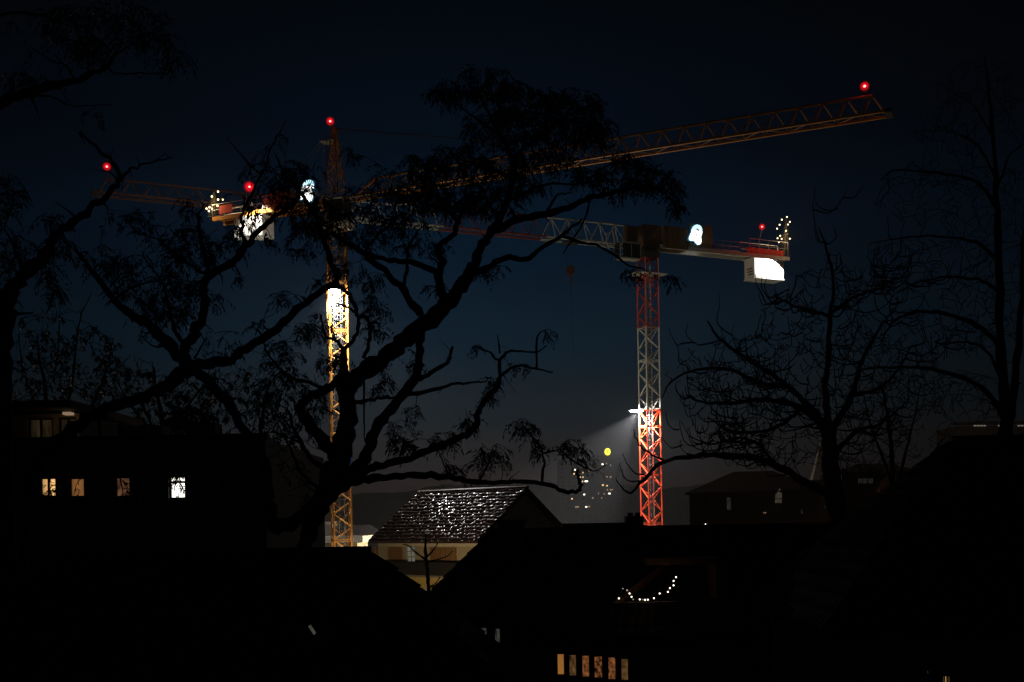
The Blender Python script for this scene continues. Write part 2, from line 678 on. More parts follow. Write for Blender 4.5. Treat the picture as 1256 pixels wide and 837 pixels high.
T.limb([(516, 386), (494, 356), (472, 333), (446, 312), (430, 300), (405, 285)], [10, 9, 8, 7, 6, 4])
T.limb([(494, 354), (499, 330), (501, 304), (510, 288), (520, 277)], 5, 2)
T.limb([(446, 312), (455, 298), (478, 275), (492, 262)], 5, 2)
T.limb([(629, 200), (645, 180), (672, 160), (700, 140), (728, 128)], 5, 1.5)
T.limb([(615, 169), (590, 150), (560, 128), (538, 115)], 4, 1.2)
T.limb([(622, 185), (610, 140), (625, 105)], 4, 1.2)
T.limb([(561, 272), (540, 250), (520, 225), (505, 205)], 4, 1.2)
T.limb([(626, 215), (590, 205), (560, 195), (530, 200)], 4, 1.2)
T.limb([(718, 226), (740, 205), (775, 195)], 3, 1)
T.limb([(420, 428), (413, 418), (400, 413), (396, 402), (394, 388)], 5, 2)
T.limb([(421, 430), (434, 417), (440, 401), (438, 386), (427, 378), (414, 372)], 6, 2)
T.limb([(438, 388), (450, 390), (454, 402), (452, 422), (446, 440)], 4, 5)
T.limb([(403, 350), (424, 356), (434, 372), (438, 388)], 5, 5)
T.limb([(402, 574), (383, 565), (372, 547), (357, 515), (352, 500)], 7, 3)
T.limb([(396, 604), (370, 580), (353, 543), (343, 525)], 5, 2)
T.limb([(400, 476), (366, 466), (345, 454), (329, 433), (321, 413)], 5, 2)
T.limb([(372, 545), (350, 535), (330, 530), (310, 538)], 3, 1)
T.limb([(345, 454), (330, 470), (310, 480)], 3, 1)
Z = [(500, 215, 50, 26, 34), (560, 228, 60, 28, 44), (610, 245, 40, 22, 26), (660, 165, 60, 30, 30), (480, 270, 46, 18, 24), (420, 275, 40, 20, 18), (590, 100, 42, 20, 60), (545, 113, 20, 12, 26), (640, 122, 45, 22, 70), (700, 124, 42, 16, 60), (735, 158, 18, 22, 34),
     (615, 155, 50, 22, 65), (690, 160, 45, 20, 62), (560, 190, 38, 18, 30), (518, 205, 28, 18, 26), (600, 200, 60, 18, 55),
     (520, 240, 38, 18, 46), (580, 238, 40, 20, 50), (665, 195, 45, 14, 40), (765, 195, 30, 11, 24), (800, 215, 32, 16, 36),
     (765, 225, 40, 12, 34), (830, 242, 12, 22, 20), (650, 228, 30, 10, 20), (720, 212, 30, 10, 22), (775, 336, 12, 10, 9), (822, 342, 9, 12, 6),
     (478, 252, 38, 22, 46), (440, 235, 22, 16, 10), (425, 186, 12, 6, 5), (405, 268, 35, 22, 44), (372, 290, 26, 22, 26), (470, 295, 40, 12, 16),
     (560, 255, 40, 12, 26), (455, 352, 14, 22, 16), (462, 392, 16, 22, 18), (385, 398, 28, 16, 22), (345, 432, 28, 18, 22), (352, 470, 34, 18, 26),
     (335, 505, 34, 26, 26), (392, 498, 18, 16, 14), (405, 440, 22, 14, 16), (470, 462, 14, 18, 12), (340, 560, 20, 30, 12, .6), (365, 590, 22, 26, 12, .6),
     (495, 545, 22, 11, 18), (545, 538, 20, 9, 13), (572, 516, 10, 16, 9), (600, 474, 12, 14, 10), (600, 560, 26, 18, 22), (560, 572, 12, 16, 7), (640, 522, 17, 10, 11),
     (700, 548, 22, 11, 15), (714, 566, 14, 8, 5), (652, 556, 5, 8, 3), (506, 500, 7, 9, 5), (640, 447, 9, 3, 4), (672, 412, 7, 8, 3), (582, 425, 5, 4, 2), (655, 540, 14, 8, 5),
     (430, 330, 25, 14, 12), (500, 440, 16, 14, 5), (545, 300, 20, 15, 8), (610, 330, 20, 8, 8), (530, 350, 16, 8, 5), (512, 300, 16, 14, 7), (490, 520, 14, 12, 7)]
T.grow([(a, b, c, d, int(n * 1.3), *e) for a, b, c, d, n, *e in Z], leafy=2.1, r_end=.0055)
T.finish(llen=(.075, .13), lw=(.02, .031))

# --- the leaning tree on the left
D = 20.0
L2 = Tree('leafy_tree', ground_under(40, 600, D), D, 'leaning leafy tree on the left, its long limb slanting up from the flat roofed block')
L2.limb([(-10, HOR + 9 * F / D), (0, 900), (20, 680), (50, 565), (86, 529), (106, 515), (137, 500), (172, 488), (200, 476), (226, 455), (236, 447)],
        [44, 36, 28, 20, 17, 16, 15, 14, 15, 19, 16], part='trunk', dz=.6, d0=0)
L2.limb([(232, 450), (264, 446), (284, 441), (304, 426), (329, 411), (353, 390), (378, 368), (402, 352), (412, 342), (405, 320), (399, 300), (388, 270), (372, 240), (350, 215), (338, 190)],
        [16, 13, 12, 11, 11, 10, 9, 8, 7, 7, 6, 5, 4, 3, 1.5], dz=.9)
L2.limb([(228, 448), (206, 423), (183, 400), (160, 386), (141, 368), (123, 346), (106, 323), (95, 309), (88, 296)], [16, 14, 12, 10, 8, 7, 5, 4, 2])
L2.limb([(226, 445), (228, 426), (238, 409), (248, 391), (251, 369), (250, 352), (256, 338), (284, 323), (301, 303), (315, 286), (338, 266), (360, 249), (376, 232)],
        [15, 13, 12, 11, 10, 10, 10, 9, 9, 7, 6, 4, 2])
L2.limb([(253, 338), (235, 326), (212, 309), (189, 292), (172, 286)], 5, 1.5)
L2.limb([(255, 338), (252, 317), (246, 295), (244, 268), (250, 250)], 7, 2)
L2.limb([(228, 428), (215, 408), (208, 385), (200, 350), (180, 320)], 6, 1.5)
L2.limb([(238, 440), (250, 420), (246, 410)], 3, 1)
L2.limb([(141, 368), (165, 352), (190, 345), (215, 340)], 4, 1)
L2.limb([(301, 303), (296, 280), (300, 255), (320, 215), (334, 178), (350, 150)], 5, 1)
L2.limb([(320, 215), (300, 195), (278, 170)], 2.5, 1)
L2.limb([(206, 423), (190, 425), (172, 412)], 3, 1)
L2.limb([(86, 532), (70, 560), (60, 590), (62, 620)], 4, 1)
L2.limb([(120, 510), (125, 545), (145, 580), (152, 615)], 4, 1)
L2.limb([(172, 492), (190, 530), (212, 570), (226, 605)], 4, 1)
L2.grow([(58, 600, 14, 16, 10), (150, 600, 14, 14, 10, 1.5), (222, 590, 9, 22, 12), (96, 592, 16, 20, 5, .4), (160, 338, 10, 10, 4), (190, 338, 58, 34, 90), (128, 318, 32, 22, 34), (215, 292, 34, 26, 50), (160, 268, 36, 16, 20), (200, 386, 34, 22, 46), (225, 254, 18, 14, 10),
         (262, 306, 18, 18, 22), (284, 300, 16, 12, 14, 1), (312, 262, 18, 16, 20, 1.2), (300, 280, 14, 12, 10, 1.2), (300, 342, 7, 6, 4), (266, 362, 10, 9, 7), (215, 358, 38, 28, 44), (352, 226, 32, 30, 62, 2), (372, 210, 20, 20, 16, 2), (395, 250, 20, 14, 14, 2), (320, 205, 26, 22, 12, 1),
         (300, 245, 24, 20, 8, 1), (278, 285, 14, 8, 8, 1), (365, 262, 22, 20, 22), (270, 420, 22, 20, 16, 1), (320, 395, 20, 14, 8), (350, 368, 22, 12, 14), (150, 350, 20, 20, 14),
         (340, 175, 14, 14, 6, .6), (390, 345, 14, 8, 6), (330, 300, 12, 12, 6)], leafy=1.7, r_end=.0055)
L2.finish(llen=(.07, .12), lw=(.019, .029))

# --- the tree at the left edge
D = 14.0
L3 = Tree('leafy_tree', ground_under(2, 500, D), D, 'dark tree cut by the left edge, with a branch reaching towards the leftmost red lamp')
L3.limb([(0, HOR + 9 * F / D), (0, 1000), (2, 700), (2, 540), (3, 446), (9, 392), (12, 362), (29, 340), (52, 316), (69, 289), (95, 269), (120, 249), (143, 227), (149, 217)],
        [60, 46, 36, 26, 22, 20, 19, 16, 14, 12, 10, 8, 7, 6], part='trunk', dz=.6, d0=0)
L3.limb([(148, 219), (136, 198), (120, 183), (98, 163), (104, 178)], [6, 5, 4, 3, 1])
L3.limb([(147, 221), (160, 209), (183, 200), (212, 193)], 5, 1)
L3.limb([(8, 395), (-30, 320), (-60, 220), (-40, 145), (0, 125), (28, 118), (58, 107), (90, 99), (120, 88), (134, 78), (150, 50)], [18, 18, 17, 16, 14, 13, 11, 9, 6, 5, 2])
L3.limb([(-40, 150), (-30, 60), (0, 19), (47, 18), (90, 10)], [12, 6, 4, 3, 1])
L3.limb([(134, 84), (142, 90), (178, 90), (206, 92)], 2.6, 1)
L3.limb([(92, 98), (80, 80), (64, 75), (37, 58)], 3, 1)
L3.limb([(28, 118), (60, 118), (75, 125), (92, 130), (140, 129)], 3, 1)
L3.limb([(130, 82), (150, 62), (185, 40), (215, 25)], 3, 1)
L3.limb([(110, 90), (108, 60), (118, 25)], 3, 1)
L3.limb([(69, 289), (85, 300), (100, 320)], 3, 1)
L3.limb([(29, 340), (20, 310), (5, 280)], 5, 2)
L3.grow([(110, 56, 24, 14, 30), (172, 32, 38, 26, 52), (215, 62, 18, 16, 12), (60, 30, 50, 26, 26), (120, 12, 60, 14, 30), (30, 95, 28, 14, 14), (90, 40, 30, 20, 20), (195, 75, 20, 10, 8),
         (14, 240, 18, 34, 26), (20, 308, 24, 26, 30), (60, 330, 22, 16, 16), (75, 300, 20, 16, 12), (70, 268, 22, 12, 10), (5, 360, 12, 30, 12), (62, 360, 18, 14, 8), (112, 134, 5, 4, 2)],
        leafy=1.8)
L3.finish(llen=(.06, .095), lw=(.015, .023))

# --- the bare tree with upturned twigs, right of the red crane
D = 34.0
R2 = Tree('bare_tree', ground_under(1027, 640, D), D, 'bare tree with curved upturned twigs, right of the red and white crane mast', bark=BARK2, spread=1.6)
R2.limb([(1044, HOR + 9 * F / D), (1034, 760), (1028, 640), (1020, 581), (1017, 545), (1016, 526)], [40, 34, 26, 22, 20, 17], part='trunk', dz=0, d0=0)
R2.limb([(1016, 530), (1001, 515), (979, 499), (949, 491), (923, 491), (898, 495), (863, 494), (842, 485)], 10, 2)
R2.limb([(1014, 524), (990, 496), (966, 474), (941, 456), (902, 431), (880, 413), (868, 394)], 9, 2)
R2.limb([(1017, 528), (1013, 490), (1014, 452), (1019, 387), (1022, 344), (1013, 303), (1004, 280)], 10, 1.5)
R2.limb([(1019, 530), (1044, 486), (1057, 443), (1078, 405), (1092, 385)], 9, 2)
R2.limb([(1020, 608), (1003, 600), (984, 590), (953, 572), (923, 562), (889, 559), (855, 559), (812, 568), (788, 590), (776, 604), (764, 600), (756, 588)],
        [12, 11, 10, 9, 8, 7, 6, 5, 4, 3, 2, 1.2], dz=-1.5)
R2.limb([(967, 475), (932, 469), (889, 452), (846, 456), (822, 470), (812, 488)], 6, 1.3)
R2.limb([(1016, 388), (995, 380), (975, 376), (949, 362)], 5, 1.3)
R2.limb([(1018, 385), (1052, 363), (1078, 354), (1098, 340)], 5, 1.3)
R2.limb([(1044, 486), (1075, 478), (1100, 455), (1118, 425)], 6, 1.5)
R2.limb([(1019, 560), (1050, 530), (1080, 520), (1110, 495)], 7, 1.5)
R2.limb([(984, 500), (960, 520), (930, 530), (895, 528), (868, 512)], 6, 1.5)
R2.limb([(953, 572), (930, 545), (905, 538), (872, 545), (845, 535)], 5, 1.3)
R2.limb([(788, 590), (770, 590), (762, 577), (760, 568)], 2, 1)
R2.limb([(816, 566), (800, 558), (786, 548), (779, 535), (777, 527)], 3, 1)
R2.limb([(800, 582), (782, 582), (770, 570), (763, 556)], 2.2, 1)


def curl_stuff(tree, n, span, w=(1.9, .75), lim=610, sag=.14, name='twigs'):
    mb = MB()
    src = [p for p in tree.px if p[1] < lim and not (p[0] < 860 and p[1] > 535)]
    new = []
    for it in range(n):
        x, y, off = random.choice(src + new)
        s = -1 if x < 1012 else 1
        if random.random() < .3:
            s = -s
        L = random.uniform(*span) * (1 if it < n * .4 else .7)
        a = random.uniform(.05, .95)
        px = [(x, y), (x + s * L * .33 * (1.3 - a), y + L * (sag - .25 * a)), (x + s * L * .62 * (1.25 - a), y + L * (sag * .7 - .5 * a)),
              (x + s * L * .80 * (1.2 - a), y - L * (.18 + .55 * a)), (x + s * L * .84 * (1.15 - a), y - L * (.40 + .55 * a))]
        if any(q[0] < 812 or (q[1] < 335 and q[0] < 985) or (q[1] < 390 and q[0] < 880) for q in px[1:]):
            continue
        dz = random.uniform(-1.2, 1.2)
        P = [at(q[0] + random.gauss(0, 2.0), q[1] + random.gauss(0, 2.0), tree.d + off + dz * i / 4) if i else at(q[0], q[1], tree.d + off) for i, q in enumerate(px)]
        d = tree.d
        Wd = [(w[0] + (w[1] - w[0]) * i / 4) * d / F for i in range(5)]
        sp, sr = smooth(P, Wd, 4, .004)
        mb.tube(sp, sr, 4)
        if it < n * .6:
            new += [(px[2][0], px[2][1], off + dz * .5), (px[3][0], px[3][1], off + dz * .75)]
    tag(mb.build(name, tree.bark, tree.root), kind='stuff')


curl_stuff(R2, 330, (20, 70))
R2.grow([(900, 500, 70, 60, 150, 0), (960, 440, 60, 50, 150, 0), (1010, 400, 60, 80, 130, 0), (1060, 450, 50, 70, 200, 0), (940, 545, 80, 34, 230, 0), (1060, 540, 60, 50, 190, 0), (880, 450, 50, 40, 90, 0), (970, 400, 40, 40, 90, 0), (1020, 340, 30, 40, 26, 0)], leafy=0, r_end=.011, curl=.5, dsig=1.0, wob=.05)
R2.finish()

# --- the tall bare tree at the right edge
D = 24.0
R1 = Tree('bare_tree', ground_under(1232, 560, D), D, 'tall bare tree at the right edge with drooping arched branches', bark=BARK2, spread=1.6)
R1.limb([(1240, HOR + 9 * F / D), (1236, 800), (1233, 560), (1231, 480), (1227, 400), (1224, 300), (1220, 200), (1214, 120), (1208, 70)], [36, 25, 16, 13, 11, 9, 6, 4, 1.5], part='trunk', dz=0, d0=0)
R1.limb([(1235, 545), (1240, 500), (1247, 450), (1252, 380), (1256, 300), (1262, 200)], [12, 10, 9, 8, 6, 4])
R1.limb([(1225, 262), (1205, 232), (1187, 219), (1139, 211), (1097, 209), (1080, 220)], 6, 1)
R1.limb([(1225, 320), (1205, 302), (1181, 293), (1127, 290), (1067, 299)], 6, 1)
R1.limb([(1227, 425), (1199, 400), (1151, 383), (1112, 386), (1090, 402), (1079, 425)], 7, 1.2)
R1.limb([(1230, 505), (1206, 478), (1163, 457), (1115, 451), (1067, 452), (1040, 462)], 8, 1.4)
R1.limb([(1222, 220), (1200, 180), (1175, 165), (1140, 160)], 4, 1)
R1.limb([(1218, 170), (1195, 130), (1170, 115)], 3, 1)
R1.limb([(1222, 230), (1240, 190), (1258, 175)], 4, 1)
R1.limb([(1226, 360), (1205, 345), (1170, 340), (1130, 345), (1100, 360)], 5, 1)
R1.limb([(1229, 470), (1210, 430), (1180, 420), (1150, 425)], 5, 1)
R1.grow([(1130, 240, 60, 40, 110, 0), (1160, 180, 50, 50, 110, 0), (1190, 120, 45, 45, 100, 0), (1130, 330, 70, 40, 160, 0), (1140, 410, 70, 35, 180, 0), (1120, 480, 60, 35, 150, 0),
         (1200, 260, 45, 60, 130, 0), (1200, 380, 40, 60, 130, 0), (1190, 490, 50, 35, 120, 0), (1245, 300, 14, 150, 90, 0), (1235, 120, 20, 50, 40, 0)], leafy=0, r_end=.0062, droop=.10, dsig=1.0, wob=.04)
R1.finish()

# --- thin bare saplings and bushes
D = 44.0
R3 = Tree('bare_sapling', ground_under(1096, 620, D), D, 'thin many stemmed bare tree between the two big right hand trees', bark=BARK2)
R3.limb([(1100, HOR + 9 * F / D), (1097, 640), (1095, 590), (1092, 540), (1088, 505), (1080, 470)], [10, 8, 7, 5, 4, 2], part='trunk', dz=0, d0=0)
R3.limb([(1096, 600), (1080, 555), (1066, 515), (1058, 480)], 5, 1)
R3.limb([(1097, 605), (1110, 560), (1122, 510), (1130, 470)], 5, 1)
R3.limb([(1097, 612), (1130, 575), (1160, 535)], 4, 1)
R3.grow([(1090, 500, 50, 50, 80, 0), (1060, 540, 45, 40, 60, 0), (1130, 530, 40, 40, 60, 0)], leafy=0, r_end=.012, curl=.3, dsig=.8, wob=.06)
R3.finish()

D = 46.0
B1 = Tree('bare_bush', ground_under(60, 560, D), D, 'fine twigged bare tree behind the left end of the flat roofed block', bark=BARK2)
B1.limb([(64, HOR + 9 * F / D), (63, 640), (62, 560), (60, 520), (56, 480), (48, 440), (46, 410)], [14, 12, 9, 7, 5, 3, 1.5], part='trunk', dz=0, d0=0)
B1.limb([(62, 545), (85, 490), (92, 440), (98, 392), (112, 360)], 5, 1)
B1.limb([(62, 540), (40, 490), (28, 450), (22, 410)], 5, 1)
B1.limb([(62, 550), (110, 500), (132, 450), (138, 415)], 5, 1)
B1.limb([(66, 470), (72, 420), (74, 370)], 3, 1)
B1.grow([(50, 440, 40, 36, 170, .3), (110, 440, 40, 40, 170, .3), (80, 490, 70, 26, 240, .4), (70, 400, 50, 26, 70, .2), (140, 460, 22, 26, 70, .4)], leafy=0, r_end=.013, curl=.25, dsig=1.0, wob=.06)
B1.finish(llen=(.16, .24), lw=(.06, .08))
B2 = Tree('bare_bush', ground_under(200, 560, D), D, 'fine twigged bare tree behind the chimneys of the flat roofed block', bark=BARK2)
B2.limb([(205, HOR + 9 * F / D), (204, 640), (203, 560), (200, 520), (192, 480), (188, 450)], [12, 10, 8, 6, 4, 2], part='trunk', dz=0, d0=0)
B2.limb([(203, 545), (230, 500), (250, 470), (262, 440)], 4, 1)
B2.limb([(203, 550), (170, 510), (150, 480), (142, 450)], 4, 1)
B2.grow([(180, 480, 40, 30, 170, .3), (235, 490, 34, 30, 150, .5), (205, 520, 60, 16, 130, .6), (235, 515, 34, 18, 130, 1.6), (165, 450, 30, 16, 40, .2)], leafy=0, r_end=.013, curl=.2, dsig=1.0, wob=.06)
B2.finish(llen=(.16, .24), lw=(.06, .08))
D = 40.0
B3 = Tree('bare_bush', ground_under(320, 600, D), D, 'fine twigged bare tree right of the flat roofed block, behind the forked trunk', bark=BARK2)
B3.limb([(322, HOR + 9 * F / D), (322, 660), (321, 600), (318, 550), (322, 510), (330, 470)], [12, 10, 8, 6, 4, 2], part='trunk', dz=0, d0=0)
B3.limb([(320, 580), (300, 530), (285, 490), (270, 470)], 4, 1)
B3.limb([(320, 590), (345, 560), (372, 520), (384, 490)], 4, 1)
B3.limb([(320, 600), (350, 600), (375, 580)], 4, 1)
B3.grow([(310, 500, 45, 34, 190, .3), (350, 540, 45, 40, 190, .3), (285, 470, 34, 26, 100, .3), (350, 605, 40, 34, 230, .5), (330, 460, 40, 20, 60, .2)], leafy=0, r_end=.010, curl=.2, dsig=1.0, wob=.06)
B3.finish(llen=(.14, .2), lw=(.05, .07))
D = 52.0
B4 = Tree('bare_sapling', ground_under(523, 730, D), D, 'small bare sapling standing before the yellow wall of the tiled house', bark=BARK2)
B4.limb([(527, HOR + 9 * F / D), (527, 760), (526, 725), (524, 700), (522, 676), (522, 655)], [7, 6, 5, 5, 4, 1.5], part='trunk', dz=0, d0=0)
B4.limb([(523, 688), (510, 678), (502, 670), (494, 668)], 2.5, 1)
B4.limb([(523, 684), (532, 674), (538, 665)], 2.5, 1)
B4.limb([(523, 690), (545, 684), (556, 676)], 2, 1)
B4.limb([(526, 722), (534, 716), (540, 708)], 2, 1)
B4.limb([(526, 730), (512, 722), (506, 712)], 2, 1)
B4.finish()


# ------------------------------------------------------------------ the two tower cranes
def proj(p):
    p = Vector(p)
    x, y = p.x / p.y, (p.z - CZ) / p.y
    u, v = x * CR + y * SR, -x * SR + y * CR
    return 628 + F * u, HOR - F * v


def u_at(fr, px, z=0.0, v=0.0, lo=-70, hi=70):
    """distance along the frame at which pixel column px is crossed"""
    inc = proj(fr.w(hi, v, z))[0] > proj(fr.w(lo, v, z))[0]
    for _ in range(60):
        m = (lo + hi) / 2
        if (proj(fr.w(m, v, z))[0] < px) == inc:
            lo = m
        else:
            hi = m
    return (lo + hi) / 2


def mast(root, c, z0, z1, side, phi, bay, nb, colour, cuts=()):
    """square lattice mast of bolted sections"""
    h = side / 2
    fr = Frame((c.x, c.y, 0), phi)
    cor = [(-h, h), (h, h), (h, -h), (-h, -h)]
    z = z0
    k = 0
    while z < z1 - .1:
        zt = min([z1, z + bay * nb] + [q for q in cuts if q > z + .4])
        m = colour((z + zt) / 2)
        mb = MB()
        for u, v in cor:
            mb.bar(fr.w(u, v, z), fr.w(u, v, zt - .02), .095, 5)
        for zz in (z + .05, zt - .1):
            for i in range(4):
                a, b = cor[i], cor[(i + 1) % 4]
                mb.bar(fr.w(*a, zz), fr.w(*b, zz), .05, 4)
        s = mb.build('mast_section', m, root)
        n = max(1, round((zt - z) / bay))
        for j in range(n):
            za, zb = z + (zt - z) * j / n, z + (zt - z) * (j + 1) / n
            for i in range(4):
                a, b = cor[i], cor[(i + 1) % 4]
                if (j + i) % 2:
                    a, b = b, a
                strut('brace', s, fr.w(*a, za), fr.w(*b, zb), .058, m)
        z = zt
        k += 1
    lad = MB()
    for u in (-.22, .22):
        lad.bar(fr.w(u, .25, z0), fr.w(u, .25, z1), .03, 4)
    zz = z0
    while zz < z1:
        lad.bar(fr.w(-.22, .25, zz), fr.w(.22, .25, zz), .018, 4)
        zz += .33
    lad.build('ladder', STEEL, root)
    cage = MB()  # added hoops catch the lamp light and fill the lattice like glare
    zz = z0 + 1
    while zz < z1:
        ring = [fr.w(.40 * math.cos(a), .05 + .34 * math.sin(a), zz) for a in [2 * math.pi * k / 8 for k in range(9)]]
        for p, q in zip(ring, ring[1:]):
            cage.bar(p, q, .022, 3)
        zz += .7
    for k in range(5):
        a = math.pi * (k / 4) + math.pi
        cage.bar(fr.w(.40 * math.cos(a), .05 + .34 * math.sin(a), z0 + 1), fr.w(.40 * math.cos(a), .05 + .34 * math.sin(a), z1), .02, 3)
    cage.build('glare_fill_cage', STEEL, root)
    cab_ = MB()
    cab_.bar(fr.w(.45, -.3, z0), fr.w(.45, -.3, z1), .05, 5)
    cab_.build('power_cable', WIRE, root)
    return fr


def jib(root, fr, z, u0, u1, w, hfun, bay, nsec, colour, start_slope=True):
    """three-chord lattice jib: one top chord, two bottom chords"""
    n = max(2, round(abs(u1 - u0) / bay))
    us = [u0 + (u1 - u0) * i / n for i in range(n + 1)]
    top = {}
    for i, u in enumerate(us):
        um = u + (u1 - u0) / n * .5
        top[i] = (um, hfun(i / n))
    for s in range(0, n, nsec):
        e = min(n, s + nsec)
        m = colour((s + e) / 2 / n)
        mb = MB()
        for v in (-w / 2, w / 2):
            mb.bar(fr.w(us[s], v, z), fr.w(us[e], v, z), .115, 4)
        tA = s
        tB = min(e, n - 1)
        for i in range(tA, tB):
            mb.bar(fr.w(top[i][0], 0, z + top[i][1]), fr.w(top[i + 1][0], 0, z + top[i + 1][1]), .10, 5)
        sec = mb.build('jib_section', m, root)
        for i in range(s, e):
            tp = fr.w(top[i][0], 0, z + top[i][1])
            for v in (-w / 2, w / 2):
                strut('brace', sec, fr.w(us[i], v, z), tp, .047, m)
                strut('brace', sec, fr.w(us[i + 1], v, z), tp, .047, m)
            va = w / 2 if i % 2 else -w / 2
            strut('brace', sec, fr.w(us[i], va, z), fr.w(us[i + 1], -va, z), .03, m)
    return us, top


LENS_RED = lens('red_halo_lens', (1.0, .006, .012), .7)
BULB_RED = glow('red_lamp', (1.0, .50, .45), 3.5)


def beacon(root, p, mast_from, power=6.0, r=.42):
    """red aircraft warning lamp on a short post"""
    p = Vector(p)
    b = MB().bar(mast_from, p - Vector((0, 0, .16)), .045, 5)
    b.bar(p - Vector((0, 0, .2)), p - Vector((0, 0, .12)), .16, 10)
    o = b.build('beacon', DARKSTEEL, root)
    MB().ball(p, .085, 10, 8).build('bulb', BULB_RED, o, True)
    MB().ball(p, r, 20, 14).build('dome', LENS_RED, o, True)  # dome sized to the lamp's halo, which its glow paints
    lamp('beacon_light', 'POINT', p + Vector((0, 0, .02)), power, (1, .03, .03), root, radius=.3)
    return o


SIGN_PX = [(200, 515), (215, 470), (245, 410), (268, 370), (275, 320), (300, 270), (340, 235), (395, 213), (450, 220), (495, 240), (522, 290), (525, 340), (515, 400), (490, 450),
           (495, 490), (500, 530), (490, 580), (460, 612), (415, 622), (375, 605), (345, 570), (330, 548), (300, 550), (250, 552), (215, 545)]
SIGN_WHITE = glow('backlit_sign_white', (1.0, 1.0, .98), 2.2, sample=True)
SIGN_CYAN = glow('backlit_sign_pale_blue', (.55, .88, 1.0), 1.5, sample=True)
SIGN_RIM = glow('backlit_sign_blue_rim', (.05, .42, .75), .35)


def sign(root, fr, u, v, z, k, flip=1):
    """backlit company emblem; (u, v, z) is its centre, k metres per emblem pixel"""
    def P(X, Y, dv):
        return fr.w(u + flip * (X - 362) / 16.74 * k, v + dv, z - (Y - 417) / 16.74 * k)

    def slab(poly, d0, d1, name, m, par):
        n = len(poly)
        vs = [P(X, Y, d1) for X, Y in poly] + [P(X, Y, d0) for X, Y in poly]
        fs = [tuple(range(n)), tuple(range(2 * n - 1, n - 1, -1))] + [(i, n + i, n + (i + 1) % n, (i + 1) % n) for i in range(n)]
        return MB().add(vs, fs).build(name, m, par)
    grown = [(362 + (X - 362) * 1.07, 417 + (Y - 417) * 1.06) for X, Y in SIGN_PX]
    o = slab(grown, -.12, .08, 'emblem_sign', SIGN_RIM, root)
    up = [q for q in SIGN_PX if q[1] <= 320] + [(523, 320)]
    up = [(275, 320), (300, 270), (340, 235), (395, 213), (450, 220), (495, 240), (522, 290), (525, 335)]
    lo = [q for q in SIGN_PX if q[1] > 335 and q[0] < 600]
    lo = [(272, 324)] + [(525, 340), (515, 400), (490, 450), (495, 490), (500, 530), (490, 580), (460, 612), (415, 622), (375, 605), (345, 570), (330, 548), (300, 550), (250, 552), (215, 545),
                        (200, 515), (215, 470), (245, 410), (268, 370)]
    slab(up, .08, .14, 'emblem_top', SIGN_CYAN, o)
    slab(lo, .08, .145, 'emblem_face', SIGN_WHITE, o)
    arc = [(372, 305), (395, 292), (420, 298), (440, 325), (446, 352), (425, 345), (405, 325), (385, 318)]
    slab(arc, .14, .16, 'emblem_mark', DARKSTEEL, o)
    dot = [(372, 410), (388, 404), (402, 415), (402, 438), (388, 448), (373, 440)]
    slab(dot, .14, .16, 'emblem_mark', DARKSTEEL, o)
    return o


def railing(root, fr, z, u0, u1, v, h=1.1, step=1.8, m=STEEL):
    mb = MB()
    n = max(1, round(abs(u1 - u0) / step))
    for i in range(n + 1):
        u = u0 + (u1 - u0) * i / n
        mb.bar(fr.w(u, v, z), fr.w(u, v, z + h), .03, 4)
    for q in (h, h * .55):
        mb.bar(fr.w(u0, v, z + q), fr.w(u1, v, z + q), .028, 4)
    return mb.build('railing', m, root)


LENS_W = glow('floodlight_lens', (1.0, .97, .92), 60.0)


def floodlight(root, p, arm_from, aim, spots, tilt_dir, L=.82, spill=2600):
    """lamp head on an arm, bright lens underneath"""
    p = Vector(p)
    aim = Vector(aim).normalized()
    side = Vector(tilt_dir).normalized()
    q = side.cross(aim).normalized()
    mb = MB().bar(arm_from, p, .05, 5)
    # long oval housing, bright lens underneath, both stretched to the shape of lamp flare
    Wd, Hh = .34, .17
    nn = 16
    ring = [(math.cos(2 * math.pi * k / nn), math.sin(2 * math.pi * k / nn)) for k in range(nn)]
    vs = [p + side * c * L + q * t * Wd for c, t in ring] + [p + side * c * L * .7 + q * t * Wd * .7 - aim * Hh for c, t in ring]
    mb.add(vs, [(k, (k + 1) % nn, nn + (k + 1) % nn, nn + k) for k in range(nn)] + [tuple(range(nn, 2 * nn))])
    o = mb.build('floodlight', DARKSTEEL, root)
    vs = [p + aim * .0 + side * c * L * .99 + q * t * Wd * .99 for c, t in ring] + [p + aim * .14 + side * c * L * .75 + q * t * Wd * .7 for c, t in ring] + [p + aim * .2]
    MB().add(vs, [(k, (k + 1) % nn, nn + (k + 1) % nn, nn + k) for k in range(nn)] + [(nn + k, nn + (k + 1) % nn, 2 * nn) for k in range(nn)]).build('lens', LENS_W, o)
    for power, size, blend, dirv in spots:
        lamp('floodlight_beam', 'SPOT', p + aim * .32, power, (.96, .95, .95), root, aim=dirv, size=size, blend=blend, radius=.18)
    lamp('floodlight_spill', 'POINT', p + aim * .4, spill, (1, .95, .88), root, radius=.2)
    return o


